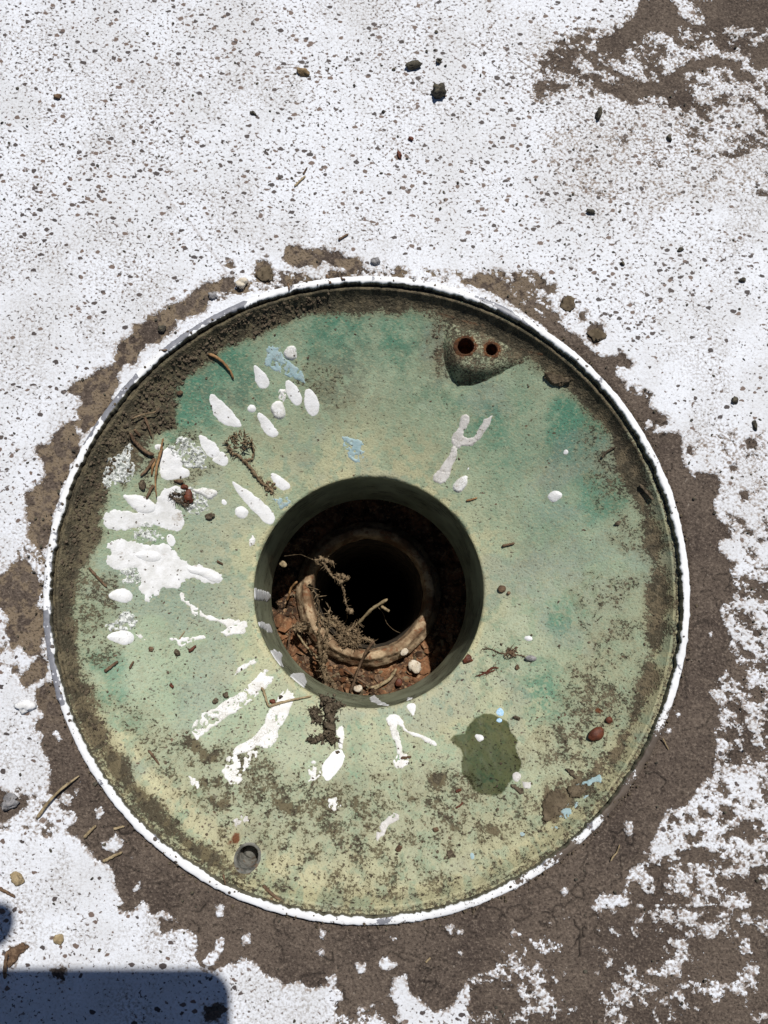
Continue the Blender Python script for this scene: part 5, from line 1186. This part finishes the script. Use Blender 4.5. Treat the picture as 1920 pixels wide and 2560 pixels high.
# dried plant head with a stem, upper left of the bowl
def root_thing(name, label, cat, mat, build):
    m = MB(); build(m); return link(name, m.mesh(name), M[mat], None, label, cat)
def b1(m):
    c0 = on('O', (1240, 845), 1.2 * MM)
    for _ in range(70):
        a = RNG.random() * 6.28; r = 0.0070 * math.sqrt(RNG.random()) / 2 * 1.6; q = c0 + [r * math.cos(a) * 1.2, r * math.sin(a), RNG.random() * .0016]
        d = RNG.normal(size=3) * .0016; d[2] = abs(d[2])
        m.tube([q, q + d * .6, q + d], [.0003, .00025, .0001], 4)
        m.lump(q, (.0004, .00035, .0003), a, 1, .7)
    fuzzy(m, [on('O', p, .9 * MM) for p in [(1140,880),(1170,945),(1240,960),(1290,1020),(1350,1090),(1400,1165),(1450,1210),(1500,1240),(1530,1290)]], .0007, 40, 70, 40, .0026)
    for _ in range(40):
        q = on('O', (1500 + RNG.normal() * 25, 1240 + RNG.normal() * 25), .5 * MM); m.lump(q, (.0007, .0006, .0005), 0, 1, .7)
    fuzzy(m, [on('O', p, .9 * MM) for p in [(1340,850),(1365,930),(1350,1000),(1290,1000)]], .0006, 20, 20, 20, .002)
root_thing('dried_plant', 'dried brown plant head with a twisted stem on the green floor', 'plant head', 'root', b1)
def b2(m):
    for pts in [[(640,1310),(680,1340),(730,1370),(790,1400)], [(660,1290),(720,1300),(780,1290)], [(690,1350),(740,1330),(820,1380)]]:
        fuzzy(m, [on('O', p, .8 * MM) for p in pts], .0007, 18, 40, 30, .003)
root_thing('moss_tuft', 'dark moss tuft caught in the lichen at the left', 'moss', 'soil', b2)
def b3(m):
    for pts, r in [([(1200,370),(1250,420),(1260,520),(1250,620),(1240,700)], .0022), ([(1340,400),(1280,470),(1260,560)], .0014), ([(1060,715),(1110,735),(1170,715),(1220,680),(1290,740)], .0013), ([(1100,470),(1150,465),(1175,480)], .0010), ([(1110,490),(1150,550),(1180,560)], .0013), ([(1230,640),(1300,720),(1300,745)], .0012), ([(1190,350),(1230,420),(1300,440),(1390,430)], .0010)]:
        fuzzy(m, [on('R', p, r * .6) for p in pts], r, 26, 60, 70, .003, .9)
root_thing('soil_clump', 'fibrous brown soil clump hanging over the bottom of the throat lip', 'soil clump', 'soil', b3)
def b4(m):
    fuzzy(m, [on('H', p, .4 * MM) for p in [(100,833),(150,835),(200,860),(240,855),(290,865),(335,878)]], .00028, 40, 30, 4, .004, wob=.8)
    for _ in range(14):
        a, b = RNG.normal(size=2) * 22; fuzzy(m, [on('H', (250 + a, 850 + b), .4 * MM), on('H', (260 + b, 850 + a), 1.3 * MM), on('H', (270 - a, 850 - b), .4 * MM)], .00022, 12)
root_thing('root_tangle', 'wiry brown root tangle on the floor right of the throat', 'root', 'brown', b4)
def b5(m):
    for pts in [[(60,985),(110,970),(150,935),(190,940)], [(120,975),(140,950),(175,930)], [(90,960),(130,965),(170,950)]]:
        fuzzy(m, [on('H', p, .4 * MM) for p in pts], .00032, 16, 8, 0, .003)
root_thing('fibre_tuft', 'reddish fibre tuft below the wiry root tangle', 'fibre', 'red', b5)

# in the throat: roots, twigs and stones on the silt
def hz(c, p, z): return at_z(c, p, z)
def b6(m):
    P = [hz('U', (420,175), -.098), hz('U', (460,230), -.099), hz('U', (510,320), -.101), hz('U', (575,350), -.103), hz('U', (600,395), -.105), hz('U', (635,460), -.108), hz('U', (640,540), -.110), hz('U', (660,620), -.112), hz('U', (675,660), -.113)]
    fuzzy(m, P, .0008, 46, 40, 14, .003, r1=.0006)
    for p in [(350,165),(400,140),(440,150),(490,170),(560,300),(610,300),(640,330),(590,360),(665,640),(680,650)]:
        fuzzy(m, [hz('U', p, -.099 if p[1] < 200 else (-.103 if p[1] < 500 else -.112)), hz('U', (p[0] + 30, p[1] + 25), -.101 if p[1] < 200 else (-.104 if p[1] < 500 else -.113))], .0012, 8, 10, 8, .002, .9)
    fuzzy(m, [hz('U', (660,650), -.113), hz('U', (665,730), -.12), hz('U', (640,790), -.13)], .00012, 14)
    fuzzy(m, [hz('U', (350,165), -.098), hz('U', (200,100), -.085), hz('U', (40,120), -.07)], .00012, 20)
root_thing('root_strand', 'knotted pale root strand dangling into the dark pipe', 'root', 'root', b6)
def b7(m):
    for pts in [[(620,880),(680,850),(740,800),(790,780)], [(560,900),(640,950),(720,960),(770,1000)], [(640,860),(700,920),(780,930),(850,940),(930,970)], [(600,980),(680,990),(760,960)], [(720,840),(770,880),(780,980)], [(520,720),(580,790),(640,850)], [(400,720),(500,780),(600,840)]]:
        fuzzy(m, [hz('U', p, Z_PIPE + .001 + .003 * RNG.random()) for p in pts], .0010, 22, 70, 60, .004, .9)
    for _ in range(120):
        p = (690 + RNG.normal() * 55, 905 + RNG.normal() * 45); m.lump(hz('U', p, Z_PIPE + RNG.normal() * .0015), (.0006, .0005, .0005), 0, 1, .8)
root_thing('root_clump', 'matted grey brown root clump on the near edge of the pipe', 'root', 'root', b7)
def tw_h(name, label, pts, w, mat, cat='twig'):
    Q = smooth_path([hz('U', p[:2], p[2]) for p in pts], 20); m = MB(); k = np.linspace(0, 1, 20)
    m.tube(Q, w * MM / 2 * (.9 + .3 * RNG.random(20)) * np.clip(np.minimum(k, 1 - k) * 9 + .5, 0, 1), 7, .3)
    return link(name, m.mesh(name), M[mat], None, label, cat)
tw_h('twig', 'forked twig reaching from the root clump over the dark pipe', [(770,790,-.123),(840,710,-.118),(920,630,-.112),(1060,545,-.106)], 1.9, 'straw')
tw_h('twig', 'tiny twig end hanging right of the forked twig', [(1000,615,-.109),(1040,640,-.108),(1080,665,-.107)], 1.7, 'straw')
tw_h('root_hair', 'single pale hair curling into the right of the pipe', [(970,625,-.110),(1020,680,-.113),(1050,780,-.118),(1120,850,-.124),(1190,880,-.126)], .28, 'root', 'root hair')
def b8(m):
    for pts, r, r1 in [([(470,1450,-.128),(440,1300,-.122),(410,1180,-.116),(395,1050,-.110),(390,900,-.104),(370,760,-.098),(385,620,-.092),(380,520,-.088),(330,440,-.084)], .0017, .0002), ([(430,1200,-.116),(450,1050,-.110),(455,900,-.104),(465,780,-.100),(500,640,-.094)], .0017, .0005), ([(560,1450,-.132),(500,1350,-.128),(440,1270,-.122),(410,1180,-.117)], .0013, .0016)]:
        fuzzy(m, [hz('U', p[:2], p[2]) for p in pts], r, 40, 70, 30, .0032, .8, .45, r1)
root_thing('dead_leaf_strand', 'tall ragged grey leaf strand standing against the pipe rim', 'leaf strand', 'root', b8)
def b9(m):
    for _ in range(16):
        a, b, c_, d = RNG.normal(size=4) * 45; fuzzy(m, [hz('U', (200 + a, 810 + b * .7), Z_PIPE + .002), hz('U', (210 + c_, 800 + d), Z_PIPE + .005), hz('U', (200 - a, 830 - b * .6), Z_PIPE + .001)], .0006, 14, 8, 8, .003)
root_thing('fibre_clump', 'grey fibre clump left of the pipe rim inside the throat', 'fibre', 'root', b9)
ZS = Z_SILT + .004
for lab, pts, w, mt in [('upright brown twig leaning at the bottom of the throat', [(690,1480,ZS),(730,1360,ZS + .004),(790,1190,ZS + .010),(850,1060,ZS + .016),(930,960,ZS + .020)], 1.7, 'brown'),
                        ('thin twig lying along the left of the silt', [(70,1100,ZS),(85,1000,ZS + .003),(100,840,ZS + .006)], 1.2, 'brown'),
                        ('long thin stalk beside the left of the pipe', [(70,560,ZS + .006),(110,430,ZS + .010),(170,370,ZS + .014)], 1.3, 'tan'),
                        ('greenish stalk slanting under the pipe rim', [(170,880,ZS + .009),(240,990,ZS + .006),(330,1090,ZS + .003),(400,1150,ZS + .001)], 1.4, 'straw'),
                        ('pale stalk lying on the silt at the lower right', [(930,1435,ZS),(1000,1390,ZS + .002),(1090,1330,ZS + .003),(1150,1230,ZS + .004)], 2.0, 'straw'),
                        ('flat straw under the pale stalk on the silt', [(890,1420,ZS),(960,1400,ZS + .001),(1040,1370,ZS + .001)], 1.6, 'straw'),
                        ('thin twig crossing the silt below the pipe', [(640,1230,ZS + .003),(740,1310,ZS + .002),(880,1400,ZS + .001)], 1.2, 'brown'),
                        ('pale stalk tip on the inner edge of the pipe', [(400,720,Z_PIPE + .003),(470,760,Z_PIPE + .002),(560,800,Z_PIPE + .001)], 1.9, 'straw')]:
    tw_h('stalk' if 'stalk' in lab else 'twig', lab, pts, w, mt, 'stalk' if 'stalk' in lab else 'twig')
for nm, lab, cat, p, z, ax, rot, mt in [
    ('stone_chip', 'pale round stone on the silt below the pipe', 'stone', (1330,1215), ZS + .001, (3.8, 4.3, 1.6), 60, 'bonewhite'),
    ('stone_chip', 'small pale stone at the bottom of the silt', 'stone', (770,1430), ZS, (2.6, 2.3, 1.4), 0, 'bonewhite'),
    ('leaf_scrap', 'tan leaf scrap at the left wall of the throat', 'leaf', (30,195), -.090, (2.6, 1.6, .7), -35, 'straw'),
    ('bark_chip', 'bright red bark chip at the lower right of the silt', 'bark chip', (1280,1410), ZS + .001, (1.9, 1.4, .9), 20, 'red'),
    ('bark_chip', 'orange red bark chip left of the bright red chip', 'bark chip', (1170,1370), ZS + .001, (2.3, 2.2, 1.0), 60, 'red'),
    ('bark_chip', 'orange rust scale on the near face of the pipe rim', 'rust scale', (905,1120), Z_PIPE - .0006, (4.6, 1.6, .5), 8, 'rustmet'),
    ('stone_chip', 'chalky patch of grit on the right of the pipe rim', 'stone', (1230,1065), Z_PIPE - .0002, (2.6, 2.0, .6), 40, 'bonewhite'),
]:
    q = hz('U', p, z); a = np.array(ax) * MM; m = MB(); m.lump(q, a, math.radians(rot), 3, .25); link(nm, m.mesh(nm, True), M[mt], None, lab, cat)

# ------------------------------------------------------------------ the phone that takes the picture: it throws the shadow at the lower left
def rounded_box(w, h, d, r, bev):
    bm = bmesh.new(); n = 8; loop = []
    for cx_, cy_, a0 in ((w / 2 - r, h / 2 - r, 0), (-w / 2 + r, h / 2 - r, 90), (-w / 2 + r, -h / 2 + r, 180), (w / 2 - r, -h / 2 + r, 270)):
        for i in range(n + 1):
            a = math.radians(a0 + 90 * i / n); loop.append((cx_ + r * math.cos(a), cy_ + r * math.sin(a)))
    f = bm.faces.new([bm.verts.new((x, y, 0)) for x, y in loop])
    ex = bmesh.ops.extrude_face_region(bm, geom=[f]); vs = [e for e in ex['geom'] if isinstance(e, bmesh.types.BMVert)]
    bmesh.ops.translate(bm, verts=vs, vec=(0, 0, d)); bmesh.ops.recalc_face_normals(bm, faces=bm.faces)
    ed = [e for e in bm.edges if abs(e.verts[0].co.z - e.verts[1].co.z) < 1e-6]
    bmesh.ops.bevel(bm, geom=ed, offset=bev, segments=3, affect='EDGES')
    me = bpy.data.meshes.new('rounded'); bm.to_mesh(me); bm.free(); return me
tgt = at_z('Z', (508, 2062), 0.0)
dcam = C2W @ np.array([0, 0, 1.0])
pz = CAM + dcam * 0.0075
s_ = np.array(sdir); t_ = (pz[2] - 0.0) / s_[2]
corner = tgt + s_ * t_
off = W2C @ (corner - pz)                        # where the phone's upper right corner must be, in the phone's own plane
phone = bpy.data.objects.new('phone', None); COL.objects.link(phone)
PW, PH = 0.150, 0.0755
phone.matrix_world = Matrix.Translation((pz + C2W @ np.array([off[0] - PW / 2, off[1] - PH / 2, 0])).tolist()) @ Matrix(C2W.tolist()).to_4x4()
phone['label'] = 'dark phone held flat above the drain, its shadow at the lower left'; phone['category'] = 'phone'
link('casing', rounded_box(PW, PH, 0.0078, 0.0125, 0.0015), M['casing'], phone)
scr = link('screen', rounded_box(PW - .005, PH - .005, 0.0006, 0.0105, 0.0001), M['black'], phone); scr.location = (0, 0, 0.0075)
# the hand that holds it, at the far left end
def build_hand():
    J = [((-92, -30, 4), 19, None), ((-98, -62, 6), 17, 0), ((-104, -105, 14), 19, 1), ((-112, -190, 40), 27, 2), ((-122, -300, 85), 34, 3), ((-88, -2, -4), 14, 0),
         ((-84, 18, -15), 9, 5), ((-64, 42, -16), 9.5, 6), ((-40, 50, -10), 9.5, 7), ((-21, 51, -5), 9.5, 8),
         ((-80, 4, -16), 9, 5), ((-58, 12, -17), 8.5, 10), ((-40, 10, -13), 8, 11), ((-28, 8, -10), 7, 12),
         ((-80, -16, -16), 9, 0), ((-60, -12, -17), 8.5, 14), ((-44, -14, -13), 7.5, 15), ((-34, -15, -10), 6.5, 16),
         ((-80, -34, -14), 8, 0), ((-66, -34, -15), 7, 18), ((-53, -34, -12), 6.5, 19), ((-46, -34, -10), 5.5, 20),
         ((-84, -18, 16), 11, 0), ((-70, 2, 20), 9.5, 22), ((-56, 14, 17), 8.5, 23), ((-47, 20, 14.5), 7, 24)]
    me = bpy.data.meshes.new('person')
    me.from_pydata([tuple(c * MM for c in j[0]) for j in J], [(j[2], i) for i, j in enumerate(J) if j[2] is not None], [])
    o = bpy.data.objects.new('person', me); COL.objects.link(o); o.matrix_world = phone.matrix_world
    me.materials.append(M['skin'])
    o.modifiers.new('skin', 'SKIN').use_smooth_shade = True
    if not me.skin_vertices: print('no skin layer')
    else:
        for i, j in enumerate(J): me.skin_vertices[0].data[i].radius = (j[1] * MM * 0.95, j[1] * MM * (0.72 if i in (0, 1, 5) else 0.95))
        me.skin_vertices[0].data[0].use_root = True
    ss = o.modifiers.new('subsurf', 'SUBSURF'); ss.levels = 2; ss.render_levels = 2
    o['label'] = 'bare hand holding the phone, fingertip shadow at the left edge'; o['category'] = 'person'
build_hand()

# grit in the silt, crumbs in the bowl
def scatter(name, mat, n, gen, size, parent=None, label=None, flat=0.6, tilt=0.0):
    mb = MB()
    for i in range(n):
        x, y, z, s = gen()
        a = size[0] + (size[1] - size[0]) * random.random() ** 2.2; a *= s
        mb.lump((x, y, z + a * 0.25), (a, a * random.uniform(.5, 1), a * flat * random.uniform(.5, 1)), random.random() * 6.3, 1, 0.5, random.uniform(-tilt, tilt))
    link(name, mb.mesh(name, False), M[mat], parent, kind='stuff', label=label)
def gen_silt():
    th = random.uniform(math.radians(170), math.radians(350)); r = random.uniform(0.046, 0.060)
    x, y = HC[0] + r * math.cos(th), HC[1] + r * math.sin(th)
    return x, y, float(silt_z(x, y)), 1
scatter('rust_grit', 'rusthole', 110, gen_silt, (0.0006, 0.0030), None, 'dark rust flakes and grit lying on the silt')
scatter('rust_flakes', 'silt', 160, gen_silt, (0.0010, 0.0052), None, 'orange brown rust flakes lying on the silt', 0.22, 0.7)
scatter('litter_flakes', 'brown', 70, gen_silt, (0.0010, 0.0040), None, 'brown leaf litter flakes on the silt', 0.16, 0.8)
scatter('pale_flakes', 'rustmet', 60, gen_silt, (0.0008, 0.0036), None, 'tan rust scale scattered on the silt', 0.2, 0.8)
def gen_soil():
    while True:
        th = math.radians(random.uniform(98, 212)); r = random.uniform(0.112, 0.1435)
        x, y = r * math.cos(th), r * math.sin(th)
        rr, t_, f, ul, tp = bowl_fields_base(np.array([x]), np.array([y]))
        if f[0] > random.uniform(-0.001, 0.006): return x, y, surf(x, y), 1
scatter('soil_crumbs', 'soil', 1500, gen_soil, (0.0002, 0.0013), None, 'brown soil crumbs banked inside the upper left of the bowl')
def gen_bits():
    while True:
        th = random.uniform(0, 6.283); r = 0.064 + 0.078 * math.sqrt(random.random())
        x, y = r * math.cos(th), r * math.sin(th)
        if y > 0.0 and random.random() < 0.72: continue
        return x, y, surf(x, y), 1
scatter('dirt_specks', 'soil', 520, gen_bits, (0.00022, 0.0009), None, 'tiny dark dirt specks sprinkled over the green bowl')
def gen_edge():
    th = random.uniform(0, 6.283); r = R_OUT + abs(random.gauss(0, 0.0016)) - 0.0004
    return r * math.cos(th), r * math.sin(th), -0.0003, 1
scatter('rim_crumbs', 'soil', 900, gen_edge, (0.0002, 0.0009), None, 'brown soil crumbs packed against the outside of the rim')
def gen_top():
    th = math.radians(random.uniform(60, 330)); r = random.uniform(R_IN + 0.0002, R_OUT - 0.0004)
    return r * math.cos(th), r * math.sin(th), Z_RIM, 1
scatter('rim_specks', 'soil', 110, gen_top, (0.0002, 0.0008), None, 'dark crumbs lying on top of the white rim')
def gen_gr():
    while True:
        x = random.uniform(-0.2, 0.2); y = random.uniform(-0.24, 0.29)
        if math.hypot(x, y) < R_OUT + 0.001: continue
        if y < 0 and random.random() < 0.55: continue
        return x, y, 0.0, 1
scatter('grit_specks', 'stone', 1100, gen_gr, (0.0002, 0.0010), None, 'fine dark grit sprinkled over the white paving')
